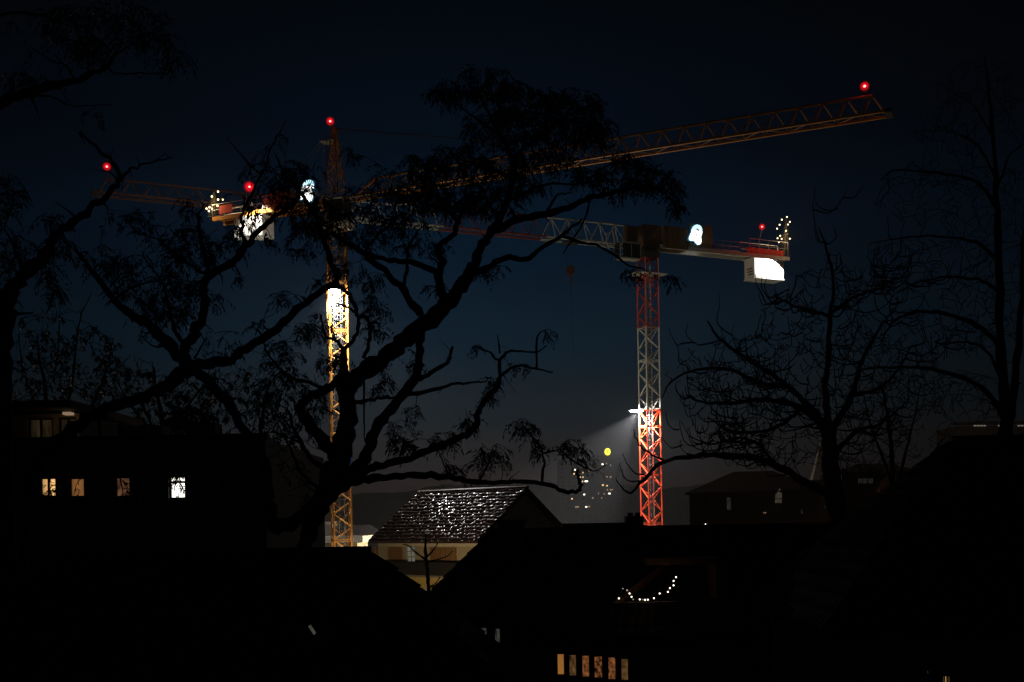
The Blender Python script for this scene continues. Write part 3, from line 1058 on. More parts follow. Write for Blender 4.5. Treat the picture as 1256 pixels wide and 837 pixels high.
# ---- left crane: orange, with a tower head and hanging jib
DL = 98.0
baseL = at(419, 640, DL)
CL = empty('tower_crane', (baseL.x, baseL.y, 0), 'orange tower crane on the left with a pointed tower head', 'crane', 'tower cranes on the building site')
zL = at(412, 247, DL).z
tipL = at_z(1086, 140, zL)
rootL = Vector((baseL.x, baseL.y, zL))
dl = tipL - rootL
FL = Frame((baseL.x, baseL.y, 0), math.atan2(dl.y, dl.x))
LL = math.hypot(dl.x, dl.y)
sideL = 1.5
mast(CL, baseL, 3.2, zL - 2.4, sideL, math.radians(15.5), 1.12, 4, lambda z: ORANGE)
MB().box((baseL.x, baseL.y, 1.6), (4.2, 4.2, 3.2)).build('foundation', CONC, CL)
MB().box((0, 0, zL - 2.0), (2.3, 2.3, .7), fr=FL).box((0, 0, zL - 1.35), (1.9, 1.9, .6), fr=FL).build('slewing_platform', WHITE, CL)
MB().box((0, 0, zL - .55), (1.5, 1.5, 1.0), fr=FL).build('turntable', DARKSTEEL, CL)
# operator cab under the jib root
cb = MB()
cu = u_at(FL, 427, zL)
for du in (-.75, .75):
    for dv in (-.6, .6):
        cb.bar(FL.w(cu + du, 1.3 + dv, zL - 2.3), FL.w(cu + du, 1.3 + dv, zL - .3), .05, 4)
cb.box((cu, 1.3, zL - 2.3), (1.6, 1.3, .12), fr=FL).box((cu, 1.3, zL - .28), (1.6, 1.3, .1), fr=FL).box((cu - .6, 1.3, zL - 1.9), (.3, 1.2, .7), fr=FL)
cabo = cb.build('cab', CABGREY, CL)
for du, dv, s in ((0, .63, (1.4, .02, 1.6)), (.78, 0, (.02, 1.1, 1.6))):
    MB().box((cu + du, 1.3 + dv, zL - 1.25), s, fr=FL).build('pane', GLASS, cabo)
hL = 1.42
usL, topL = jib(CL, FL, zL, 1.4, LL, 1.25, lambda t: hL * min(1, .25 + t * 22) * (1 if t < .985 else .85), 1.66, 4, lambda t: ORANGE)
MB().box((LL + .25, 0, zL), (.5, 1.5, .25), fr=FL).build('jib_end', DARKSTEEL, CL)
# tower head
ap = at(405.5, 157, DL)
hz_ = ap.z
ap = Vector((baseL.x, baseL.y, hz_))
th = MB()
legs = [(-.75, .75), (.75, .75), (.75, -.75), (-.75, -.75)]
for u, v in legs:
    th.bar(FL.w(u, v, zL - .1), FL.w(u * .18, v * .18, hz_), .085, 5)
tho = th.build('tower_head', ORANGE, CL)
nb = 6
for j in range(nb):
    t0, t1 = j / nb, (j + 1) / nb
    k0, k1 = 1 - .82 * t0, 1 - .82 * t1
    for i in range(4):
        a, b = legs[i], legs[(i + 1) % 4]
        if (i + j) % 2:
            a, b = b, a
        strut('brace', tho, FL.w(a[0] * k0, a[1] * k0, zL + (hz_ - zL) * t0), FL.w(b[0] * k1, b[1] * k1, zL + (hz_ - zL) * t1), .045, ORANGE)
        strut('brace', tho, FL.w(a[0] * k1, a[1] * k1, zL + (hz_ - zL) * t1), FL.w(b[0] * k1, b[1] * k1, zL + (hz_ - zL) * t1), .035, ORANGE)
lc = MB()
for du in (-.25, .25):
    lc.bar(FL.w(-1.05 + du, .4, zL + .2), FL.w(-.75 + du * .6, .3, zL + 5.2), .03, 4)
for j in range(13):
    t = j / 12
    lc.bar(FL.w(-1.3 + .4 * t, .4, zL + .2 + 5 * t), FL.w(-.8 + .2 * t, .4 - .1 * t, zL + .2 + 5 * t), .02, 4)
lc.build('head_ladder', STEEL, CL)
MB().box((-.55, 0, zL + 5.2), (1.4, 1.1, .07), fr=FL).build('head_platform', STEEL, CL)
beacon(CL, at(405, 149, DL), ap)
# pendant bars
pu = u_at(FL, 690, zL + hL)
pb = MB()
for dv in (-.12, .12):
    pb.bar(FL.w(.1, dv, hz_ - .1), FL.w(pu, dv * .3, zL + hL), .03, 4)
pb.build('jib_pendant', DARKSTEEL, CL)
# counter jib
ue = u_at(FL, 268, zL)
ub = u_at(FL, 311, zL)
cj = MB()
for v in (-.8, .8):
    cj.box(((ue - .8) / 2, v, zL - .15), (abs(ue) - .8, .16, .36), fr=FL)
cj.box(((ue - .8) / 2, 0, zL - .02), (abs(ue) - .9, 1.5, .06), fr=FL)
cj.build('counter_jib', ORANGE, CL)
railing(CL, FL, zL + .02, -1.5, ue, .85)
railing(CL, FL, zL + .02, -1.5, ue, -.85)
pb = MB()
for dv in (-.5, .5):
    pb.bar(FL.w(-.1, dv * .3, hz_ - .1), FL.w(ub + 1, dv, zL), .02, 4)
pb.build('counter_pendant', DARKSTEEL, CL)
wu = u_at(FL, 350, zL)
MB().box((wu, 0, zL + .75), (2.2, 1.3, 1.4), fr=FL).bar(FL.w(wu - 1.6, -.6, zL + .6), FL.w(wu - 1.6, .6, zL + .6), .45, 12).build('hoist_winch', BROWNBOX, CL)
for i, px in enumerate((298, 307, 316, 325)):
    u = u_at(FL, px, zL)
    MB().box((u, 0, zL - 1.25 + (.15 if i == 1 else 0)), (.62, 1.7, 1.9), fr=FL).build('ballast_block', CONC, CL)
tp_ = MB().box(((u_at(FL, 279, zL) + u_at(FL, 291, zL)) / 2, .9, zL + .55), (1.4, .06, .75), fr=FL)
tp_.build('toe_board', RED, CL)  # red paint stands for the beacon's red light on the board
ubL = u_at(FL, 306, zL + 2, 1.5)
beacon(CL, FL.w(ubL, 1.5, zL + 1.95), FL.w(ubL, .9, zL + 1.0), power=80, r=.56)
us_ = u_at(FL, 377, zL + .9, 1.0)
sign(CL, FL, us_, 1.05, zL + .85, .078)
MB().box((us_, .92, zL + .8), (1.9, .06, 2.3), fr=FL).build('sign_board', BROWNBOX, CL)
ul = u_at(FL, 300, zL, 2.5)
lamp('ballast_light', 'SPOT', FL.w(ul + .2, 2.6, zL + .5), 1500, (1, .93, .82), CL, aim=FL.v * -.9 - Vector((0, 0, .9)), size=92, blend=.3, radius=.1)
MB().bar(FL.w(ul + .2, .9, zL + .1), FL.w(ul + .2, 2.6, zL + .75), .035, 5).box((ul + .2, 2.6, zL + .78), (.4, .3, .12), fr=FL).build('ballast_lamp', DARKSTEEL, CL)
# floodlight on the mast
pf = at(410, 357, DL - 1.35)
MBc = Vector((baseL.x, baseL.y - .8, pf.z))
floodlight(CL, pf, MBc, (-.15, -.25, -1), [(17000, 80, .3, (.2, -.45, -1)), (9000, 150, .5, (0, .4, -1))], (1, 0, 0), .5, 1700)
# blue sheet tied to the mast
p1 = at(427, 562, DL - .95)
MB().box((p1.x, p1.y, p1.z - .35), (.7, .05, 1.25), rot=math.radians(15)).build('blue_sheet', BLUE, CL)

# ---- right crane: red and white, flat top
DR = 130.0
baseR = at(799.4, 640, DR)
CRN = empty('tower_crane', (baseR.x, baseR.y, 0), 'red and white flat top tower crane with white lit ballast at the right', 'crane', 'tower cranes on the building site')
zR = at(794, 305, DR).z
tipR = at_z(119, 238, zR)
dr = tipR - Vector((baseR.x, baseR.y, zR))
LR = math.hypot(dr.x, dr.y)
FR = Frame((baseR.x, baseR.y, 0), math.atan2(-dr.y, -dr.x))      # u points along the counter jib, to the right
z503 = at(800, 502, DR).z
z400 = at(797, 402, DR).z
mast(CRN, baseR, 3.0, zR - 1.2, 1.72, math.radians(25), 1.38, 4, lambda z: RED if z < z503 or z > z400 else WHITE, (z503, z400))
MB().box((baseR.x, baseR.y, 1.5), (4.6, 4.6, 3.0)).build('foundation', CONC, CRN)
MB().box((0, 0, zR - .85), (2.1, 2.1, .7), fr=FR).box((0, 0, zR - .3), (1.7, 1.7, .5), fr=FR).build('slewing_platform', DARKSTEEL, CRN)
pl = MB()
zp = at(797, 337, DR).z
pl.box((0, 0, zp), (4.0, 2.4, .07), fr=FR)
pl.build('mast_platform', WHITE, CRN)


def hR(t):
    return 2.35 if t < .45 else (1.9 if t < .72 else 1.5)


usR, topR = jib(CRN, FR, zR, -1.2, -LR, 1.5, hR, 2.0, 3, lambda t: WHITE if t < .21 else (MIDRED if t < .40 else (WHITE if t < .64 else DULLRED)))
MB().box((-LR - .2, 0, zR), (.5, 1.6, .25), fr=FR).build('jib_end', DARKSTEEL, CRN)
# tower top box and machinery housing
h1, h2 = u_at(FR, 786, zR), u_at(FR, 806, zR)
MB().box(((h1 + h2) / 2, 0, zR + 1.25), (h2 - h1, 1.5, 2.6), fr=FR).build('tower_top', BROWNBOX, CRN)
m1, m2 = u_at(FR, 807.5, zR), u_at(FR, 838, zR)
mh = MB().box(((m1 + m2) / 2, .1, zR + 1.25), (m2 - m1, 1.9, 2.5), fr=FR).build('machinery_housing', BROWNBOX, CRN)
for k in range(5):
    u = m1 + .25 + (m2 - m1 - .5) * k / 4
    MB().box((u, 1.07, zR + 1.25), (.07, .06, 2.3), fr=FR).build('rib', BROWNBOX, mh)
k1 = u_at(FR, 771, zR)
MB().box((k1, .4, zR + 1.15), (1.3, 1.0, 2.0), fr=FR).build('switch_cabinet', BROWNBOX, CRN)
# cab
c1, c2 = u_at(FR, 744, zR), u_at(FR, 778, zR)
cb = MB()
za, zb = zR - 1.9, zR - .1
uc = u_at(FR, 760, zR)
cb.box((uc + .2, 1.6, za + .05), (2.4, 1.3, .12), fr=FR).box((uc + .2, 1.6, zb), (2.4, 1.3, .1), fr=FR)
for du in (-1.25, .2, 1.35):
    for dv in (-.6, .6):
        cb.bar(FR.w(uc + du, 1.6 + dv, za), FR.w(uc + du, 1.6 + dv, zb), .05, 4)
cabo = cb.build('cab', CABGREY, CRN)
MB().box((uc + .2, 2.22, (za + zb) / 2), (2.2, .02, 1.5), fr=FR).build('pane', GLASS, cabo)
MB().box((uc - 1.28, 1.6, (za + zb) / 2), (.02, 1.1, 1.5), fr=FR).build('pane', GLASS, cabo)
bk = MB()
for a, b in (((752, 283), (744, 287)), ((744, 287), (744.5, 300)), ((752, 283), (754, 299)), ((744.5, 300), (748, 311)), ((748, 311), (772, 313))):
    ua, ub_ = u_at(FR, a[0], zR, 1.0), u_at(FR, b[0], zR, 1.0)
    d_a = at(*a, FR.w(ua, 1.0, 0).y)
    d_b = at(*b, FR.w(ub_, 1.0, 0).y)
    bk.bar(FR.w(ua, 1.0, d_a.z), FR.w(ub_, 1.0, d_b.z), .06, 5)
bk.build('access_frame', WHITE, CRN)
# counter jib deck
e1 = u_at(FR, 962, zR)
dk = MB()
for v in (-.95, .95):
    dk.box((e1 / 2 + .6, v, zR + .18), (e1 - 1.2, .18, .42), fr=FR)
dk.box((e1 / 2 + .6, 0, zR + .36), (e1 - 1.3, 1.7, .05), fr=FR)
dk.build('counter_jib', WHITE, CRN)
zD = zR + .39
s1, s2 = u_at(FR, 864, zR), u_at(FR, 914, zR)
railing(CRN, FR, zD, s1, s2, .95, 1.15, 1.5)
railing(CRN, FR, zD, s1, s2, -.95, 1.15, 1.5)
railing(CRN, FR, zD, s2, e1 - .2, .95, 1.75, 1.3)
railing(CRN, FR, zD, s2, e1 - .2, -.95, 1.75, 1.3)
b1 = u_at(FR, 916, zR, 1.0)
b2, b3 = u_at(FR, 925, zR, .97), u_at(FR, 961, zR, .97)
nbk = 3
for k in range(nbk):
    w = (b3 - b2) / nbk
    blk = MB().box((b2 + w * (k + .5), 0, zR - 1.22), (w - .04, 1.96, 2.2), fr=FR).build('ballast_block', CONC, CRN)
    if k == 0:
        for j in range(3):
            MB().box((b2 + .01, .05 + .1 * j, zR - 1.25 - j * .33), (.03, 1.1 - .1 * j, .17), fr=FR).build('painted_stripe', MIDRED if j == 0 else DARKSTEEL, blk)
MB().box(((b2 + b3) / 2, 0, zR - 2.42), (b3 - b2 + .1, 2.1, .14), fr=FR).box(((b2 + b3) / 2, 0, zR - .06), (b3 - b2 + .3, 2.2, .1), fr=FR).build('ballast_frame', CONC, CRN)
# toe boards around the ballast deck, painted red for the beacon's glow on them
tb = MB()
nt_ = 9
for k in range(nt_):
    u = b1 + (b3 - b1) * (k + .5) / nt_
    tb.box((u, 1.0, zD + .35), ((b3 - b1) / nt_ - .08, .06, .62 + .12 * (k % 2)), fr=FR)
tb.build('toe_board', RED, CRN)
pb_ = at(922.5, 283, FR.w(u_at(FR, 922, zR), .0, 0).y)
ubc = u_at(FR, 922.5, pb_.z)
pb_ = FR.w(ubc, 1.9, pb_.z)
beacon(CRN, pb_, FR.w(ubc, 1.1, zD + 1.0), power=300, r=.44)
# lamp shining on the ballast
ul = u_at(FR, 953, zR, 1.75)
MB().bar(FR.w(ul, 1.0, zR + .12), FR.w(ul, 1.75, zR - .30), .03, 5).box((ul, 1.78, zR - .33), (.26, .22, .14), fr=FR).build('ballast_lamp', DARKSTEEL, CRN)
lamp('ballast_light', 'SPOT', FR.w(ul, 1.72, zR - .47), 2400, (1, .97, .92), CRN, aim=FR.v * -.5 - FR.u * .25 - Vector((0, 0, .7)), size=147, blend=.07, radius=.06)
# emblem, its board and the lettering on the deck
k_ = FR.w(u_at(FR, 852, zR), 1, 0).y / F
pz = at(852, 289.5, FR.w(u_at(FR, 852, zR), 1, 0).y).z
usg = u_at(FR, 851.6, pz, 1.1)
sign(CRN, FR, usg, 1.25, pz, k_)
bu1, bu2 = u_at(FR, 840.5, zR), u_at(FR, 868, zR)
MB().box(((bu1 + bu2) / 2, 1.0, zD + 1.35), (bu2 - bu1, .06, 2.7), fr=FR).build('sign_board', mat('olive_board', (.30, .26, .10), .6, var=.3), CRN)
fc = bpy.data.curves.new('lettering', 'FONT')
fc.body = 'PETERMANN'
fc.size = .72
fc.extrude = .03
fc.space_character = 1.08
fc.align_x = 'LEFT'
fc.materials.append(DARKSTEEL)
tmp = bpy.data.objects.new('lettering_curve', fc)
fo = bpy.data.objects.new('lettering', bpy.data.meshes.new_from_object(tmp))
bpy.data.objects.remove(tmp)
COL.objects.link(fo)
fo.parent = CRN
lu = u_at(FR, 841, zR, 1.3)
fo.location = FR.w(lu, 1.32, zD + .02) - WPOS[CRN.name]
fo.rotation_euler = (math.pi / 2, 0, math.atan2(FR.u.y, FR.u.x))
# trolley, hook block and sling
hu = u_at(FR, 700, zR)
MB().box((hu, 0, zR - .22), (1.5, 1.3, .2), fr=FR).build('trolley', DARKSTEEL, CRN)
ph = at(699.5, 331, FR.w(hu, 0, 0).y)
MB().bar(FR.w(hu - .35, 0, zR - .2), (ph.x - .3, ph.y, ph.z), .018, 4).bar(FR.w(hu + .35, 0, zR - .2), (ph.x + .3, ph.y, ph.z), .018, 4).build('hoist_rope', WIRE, CRN)
hb = MB()
q = ph
hb.bar(q + Vector((0, -.13, -.05)), q + Vector((0, .13, -.05)), .5, 16)
hb.box((q.x, q.y, q.z - .15), (.62, .34, .95)).bar(q + Vector((0, 0, -.5)), q + Vector((0, 0, -1.0)), .12, 8)
hb.tube([q + Vector((0, 0, -.9)), q + Vector((.18, 0, -1.1)), q + Vector((.16, 0, -1.4)), q + Vector((-.1, 0, -1.45)), q + Vector((-.18, 0, -1.25))], [.09, .09, .09, .08, .04], 6)
hb.build('hook_block', mat('red_brown_hook', (.09, .03, .02), .6, var=.3), CRN)
pe = at(703.5, 441, ph.y)
ch = MB()
a = q + Vector((0, 0, -1.45))
npt = 26
for k in range(npt):
    t0, t1 = k / npt, (k + .86) / npt
    ch.bar(a.lerp(pe, t0), a.lerp(pe, t1), .05 if k < 3 else .04, 4)
ch.build('sling_chain', DARKSTEEL, CRN)
beacon(CRN, FR.w(-LR + .9, 0, at(128.5, 203, tipR.y).z), FR.w(-LR + .9, 0, zR + 1.4), power=30, r=.44)
# floodlight with its visible beam
pf = at(780.5, 504, DR - .5)
floodlight(CRN, pf, (baseR.x - 1.0, baseR.y - .3, pf.z), (-.1, -.12, -1), [(145000, 64, .5, (-.66, -.1, -.84)), (26000, 140, .6, (.42, .05, -1))], (1, 0, 0))
beacon(CL, at(1060.5, 106, tipL.y + .8), FL.w(u_at(FL, 1061, zL + 1.3), 0, zL + hL - .1), power=30, r=.38)


# ---- lit little Christmas trees on the counter jibs
BULB_W = glow('fairy_bulb', (1.0, .70, .36), 4.5)


def xmas(name, fr, base, spots, h, label, power, lean=0.0):
    root = empty(name, base, label, 'Christmas tree', 'lit Christmas trees on the counter jibs')
    b = Vector(base)
    top = b + fr.u * lean + Vector((0, 0, h))
    MB().bar(b, top, .06, 6, .02).build('trunk', BARK, root)
    mb = MB()
    for i in range(70):
        t = (i + .5) / 70
        L = .72 * (1 - t) * random.uniform(.7, 1.1) + .08
        a = i * 2.4
        s = b.lerp(top, .1 + .88 * t)
        e = s + Vector((math.cos(a) * L, math.sin(a) * L, -.15 * L - .03))
        mb.bar(s, e, .012, 3)
        for j in range(10):
            p = s.lerp(e, (j + 1) / 10)
            d = Vector((rng.normal(), rng.normal(), rng.normal() * .6)).normalized() * .11
            n = d.cross(Vector((0, 0, 1))).normalized() * .022 if abs(d.z) < .1 else d.cross(Vector((1, 0, 0))).normalized() * .022
            mb.add([p - n, p + n, p + d], [(0, 1, 2)])
    tag(mb.build('branches', FIR, root), kind='stuff')
    for p in spots:
        MB().ball(p, .085, 8, 6).build('bulb', BULB_W, root, True)
    lamp('fairy_light', 'POINT', b + fr.v * 1.3 + Vector((0, 0, h * .5)), power * 8, (1, .72, .4), root, radius=.5)
    return root


ut = u_at(FR, 962, zR)
dtr = FR.w(ut, .2, 0).y
bp = FR.w(ut - .1, .1, zD)
sp = []
for X, Y in ((979, 152), (921, 183), (1012, 208), (990, 238), (895, 241), (866, 285), (968, 310), (902, 367), (872, 395), (918, 402), (885, 440), (1012, 400)):
    sp.append(at(860 + X / 9.3, 250 + Y / 9.3, dtr - .75 + .3 * random.random()))
xmas('christmas_tree', FR, bp, sp, sp[0].z - bp.z + .15, 'small lit Christmas tree above the white ballast of the red crane', 60, .45)
ut = u_at(FL, 263, zL + .5)
dtl = FL.w(ut, 0, 0).y
bp = FL.w(ut, 0, zL)
sp = []
for X, Y in ((287, 160), (208, 222), (288, 262), (345, 262), (280, 342), (140, 378), (178, 360), (210, 380), (170, 408)):
    sp.append(at(240 + X / 10.47, 220 + Y / 10.47, dtl - .75 + .3 * random.random()))
xmas('christmas_tree', FL, bp, sp, sp[0].z - bp.z + .15, 'small lit Christmas tree on the counter jib of the orange crane, behind branches', 45)


# ------------------------------------------------------------------ buildings
def wall(fr, u0, u1, z0, z1, v, holes, m, parent, th=.3, name='wall', depth=.16):
    """flat front wall at distance v with real openings and reveals; holes: (ua, ub, za, zb)"""
    us = sorted({u0, u1, *[h[0] for h in holes], *[h[1] for h in holes]})
    zs = sorted({z0, z1, *[h[2] for h in holes], *[h[3] for h in holes]})
    mb = MB()
    for i in range(len(us) - 1):
        for j in range(len(zs) - 1):
            uc, zc = (us[i] + us[i + 1]) / 2, (zs[j] + zs[j + 1]) / 2
            if any(h[0] < uc < h[1] and h[2] < zc < h[3] for h in holes):
                continue
            mb.add([fr.w(us[i], v, zs[j]), fr.w(us[i + 1], v, zs[j]), fr.w(us[i + 1], v, zs[j + 1]), fr.w(us[i], v, zs[j + 1])], [(0, 1, 2, 3)])
    for a, b, c, d in holes:
        q = [(a, c), (b, c), (b, d), (a, d)]
        for k in range(4):
            p, r = q[k], q[(k + 1) % 4]
            mb.add([fr.w(p[0], v, p[1]), fr.w(r[0], v, r[1]), fr.w(r[0], v - depth, r[1]), fr.w(p[0], v - depth, p[1])], [(0, 3, 2, 1)])
    return mb.build(name, m, parent)


def window(fr, h, v, parent, pane, frame=FRAME, nx=1, nz=1, depth=.14, fw=.06, split=None):
    """frame with bars and one pane per light"""
    a, b, c, d = h
    us = [a + (b - a) * i / nx for i in range(nx + 1)]
    zs = [c + (d - c) * i / nz for i in range(nz + 1)] if split is None else [c, c + (d - c) * split, d]
    mb = MB()
    for i, u in enumerate(us):
        mb.box((min(max(u, a + fw / 2), b - fw / 2), v - depth + .04, (c + d) / 2), (fw, .07, d - c), fr=fr)
    for z in zs:
        mb.box(((a + b) / 2, v - depth + .045, min(max(z, c + fw / 2), d - fw / 2)), (b - a, .076, fw), fr=fr)
    o = mb.build('window', frame, parent)
    for i in range(len(us) - 1):
        for j in range(len(zs) - 1):
            m = pane[(i + j * nx) % len(pane)] if isinstance(pane, (list, tuple)) else pane
            MB().box(((us[i] + us[i + 1]) / 2, v - depth, (zs[j] + zs[j + 1]) / 2), (us[i + 1] - us[i] - .02, .02, zs[j + 1] - zs[j] - .02), fr=fr).build('pane', m, o)
    return o


def shell(fr, u0, u1, v0, v1, z0, z1, m, parent, front=False, name='wall'):
    """the side and back walls (and the front where nothing is cut out of it)"""
    mb = MB()
    q = [(u0, v1), (u1, v1), (u1, v0), (u0, v0)]      # v1 is the front
    for k in range(4):
        if k == 0 and not front:
            continue
        a, b = q[k], q[(k + 1) % 4]
        mb.add([fr.w(*a, z0), fr.w(*b, z0), fr.w(*b, z1), fr.w(*a, z1)], [(0, 1, 2, 3)])
    mb.add([fr.w(*c, z1) for c in q], [(0, 1, 2, 3)])
    return mb.build(name, m, parent)


def slope_tiles(A, B, C_, D_, tw, tl, m, parent, tilt=.35, jit=.012, arch=.03, rough=.0):
    if rough:
        arch = .008
    """curved tiles laid on the roof plane A-B (eave, left to right), D_-C_ (top, left to right)"""
    A, B, C_, D_ = map(Vector, (A, B, C_, D_))
    up = ((D_ + C_) / 2 - (A + B) / 2)
    rows = max(1, int(up.length / tl))
    n = (B - A).cross(D_ - A).normalized()
    if n.z < 0:
        n = -n
    V, Fc = [], []
    k = max(1, round((B - A).length / tw))

    def Q(f, t):
        return A.lerp(D_, t).lerp(B.lerp(C_, t), f)
    fr_h = .062 if rough else .045
    for r in range(rows):
        t0, t1 = r / rows, min(1, (r + 1.12) / rows)
        for c in range(k):
            lift = random.uniform(0, jit)
            pt = random.uniform(-rough, rough)
            sk = random.uniform(-jit, jit) + random.uniform(-rough, rough)
            base = len(V)
            for s_, t in ((0, t0), (1, t1)):
                for q in range(5):
                    x = q / 4
                    z = arch * math.sin(x * math.pi) + (fr_h if s_ == 0 else .012) + lift
                    V.append(Q((c + .02 + .95 * x) / k, t) + n * (z + pt * s_ + sk * (x - .5) * 2 * tilt))
            for q in range(4):
                Fc.append((base + q, base + q + 1, base + 5 + q + 1, base + 5 + q))
            # front edge
            for q in range(5):
                V.append(V[base + q] - n * .03)
            for q in range(4):
                Fc.append((base + 10 + q, base + 10 + q + 1, base + q + 1, base + q))
    o = MB().add(V, Fc).build('roof_tiles', m, parent, True)
    return tag(o, kind='stuff')


def slab(quad, th, name, m, parent):
    q = [Vector(p) for p in quad]
    n = (q[1] - q[0]).cross(q[-1] - q[0]).normalized()
    if n.z < 0:
        n = -n
    k = len(q)
    return MB().add(q + [p - n * th for p in q], [tuple(range(k)), tuple(range(2 * k - 1, k - 1, -1))]
                    + [(i, i + k, (i + 1) % k + k, (i + 1) % k) for i in range(k)]).build(name, m, parent)


LIT_WARM = glow('lit_warm_window', (1.0, .56, .20), .75, var=.55, scale=(2.2, 2.2, .9))
LIT_WARM2 = glow('lit_amber_curtain', (1.0, .42, .13), .22, var=.35, scale=(3, 3, .6))
LIT_WHITE = glow('lit_white_window', (1.0, .95, .86), 2.2)
LIT_DIM = glow('dim_lit_window', (.9, .62, .42), .16, var=.5)
LIT_PINK = glow('lit_pinkish_window', (1.0, .72, .58), 1.1, var=.4)
LIT_YEL = glow('lit_pale_yellow_window', (1.0, .82, .48), 1.3, var=.3, scale=(2, 2, 2))
LIT_GREY = glow('dim_grey_window', (.55, .50, .42), .022, var=.6)
LIT_RED = glow('reddish_lit_window', (.9, .40, .20), .11, var=.7, scale=(3, 3, 3))
LIT_TINY = glow('tiny_far_lamp', (1.0, .88, .70), 1.6)
CREAM_DIM = glow('dim_cream_pane', (.8, .72, .52), .15, var=.3)

# --- flat roofed block at the left
DB = 32.0
pB = at(325, 538, DB)
zr = pB.z
uL = at(-60, 538, DB).x
blk = empty('flat_roofed_block', ((pB.x + uL) / 2, DB + 5, 0), 'dark flat roofed apartment block on the left with four lit windows', 'building')
FB = Frame((0, DB, 0), 0)


def rect(px0, px1, py0, py1, d=DB):
    a, b = at(px0, py1, d), at(px1, py0, d)
    return (a.x, b.x, a.z, b.z)


wins = [(rect(48, 69, 585, 611), [LIT_WARM, LIT_WARM], 2, 1), (rect(84, 104, 585, 611), LIT_WARM2, 1, 1), (rect(140, 160, 584, 611), LIT_RED, 1, 1), (rect(207, 228, 583, 613), LIT_WHITE, 1, 2)]
dim = [(rect(96, 101, 662, 686), LIT_GREY), (rect(95, 106, 728, 742), LIT_GREY), (rect(148, 157, 729, 740), LIT_GREY), (rect(48, 70, 662, 690), GLASS), (rect(205, 228, 660, 690), GLASS), (rect(205, 228, 730, 758), GLASS),
       (rect(270, 292, 584, 612), GLASS), (rect(270, 292, 660, 690), GLASS)]
wall(FB, uL, pB.x, 0, zr, 0, [w[0] for w in wins] + [w[0] for w in dim], RENDER_D, blk)
shell(FB, uL, pB.x, -10, 0, 0, zr, RENDER_D, blk)
for i, (h, pm, nx_, nz_) in enumerate(wins):
    window(FB, h, 0, blk, pm, FRAME_D, nx_, nz_, split=.72 if i == 3 else None)
for h, pm in dim:
    window(FB, h, 0, blk, pm, FRAME_D)
MB().box(((uL + pB.x) / 2, .05, zr + .06), (pB.x - uL + .2, .5, .14), fr=FB).build('roof_edge', FELT, blk)
# set-back penthouse
a, b = at(-40, 540, DB + 3), at(97, 507, DB + 3)
lit_pent = [(at(24, 0, DB + 3).x, at(55, 0, DB + 3).x, zr + .15, b.z - .12), (at(62, 0, DB + 3).x, at(84, 0, DB + 3).x, zr + .15, b.z - .12)]
wall(FB, a.x, b.x, zr - .2, b.z, -3, lit_pent, RENDER_L, blk)
shell(FB, a.x, b.x, -8, -3, zr - .2, b.z, RENDER_D, blk)
for h in lit_pent:
    window(FB, h, -3, blk, glow('penthouse_pane', (.9, .62, .30), .018, var=.6), FRAME_D, 2, 1)
rt = at(106, 498, DB + 3)
MB().box(((a.x + rt.x) / 2, -5, (b.z + rt.z) / 2 + .05), (rt.x - a.x, 6.6, rt.z - b.z), fr=FB).build('penthouse_roof', FELT, blk)
sp_ = at(90, 509, DB + 3)
MB().box((sp_.x, -2.6, b.z - .05), (.24, .3, .08), fr=FB).build('soffit_light', glow('soffit_lamp', (1.0, .66, .40), .24), blk)
lamp('soffit_glow', 'POINT', (sp_.x - .2, DB + 2.3, b.z - .35), .26, (1, .62, .28), blk, radius=.1)
for px0, px1, pyt in ((151, 204, 523), (150.5, 160, 521), (232, 268, 520)):
    a, b = at(px0, 540, DB + 4), at(px1, pyt, DB + 4)
    MB().box(((a.x + b.x) / 2, -4, (zr + b.z) / 2), (b.x - a.x, .9, b.z - zr), fr=FB).build('chimney', RENDER_D, blk)


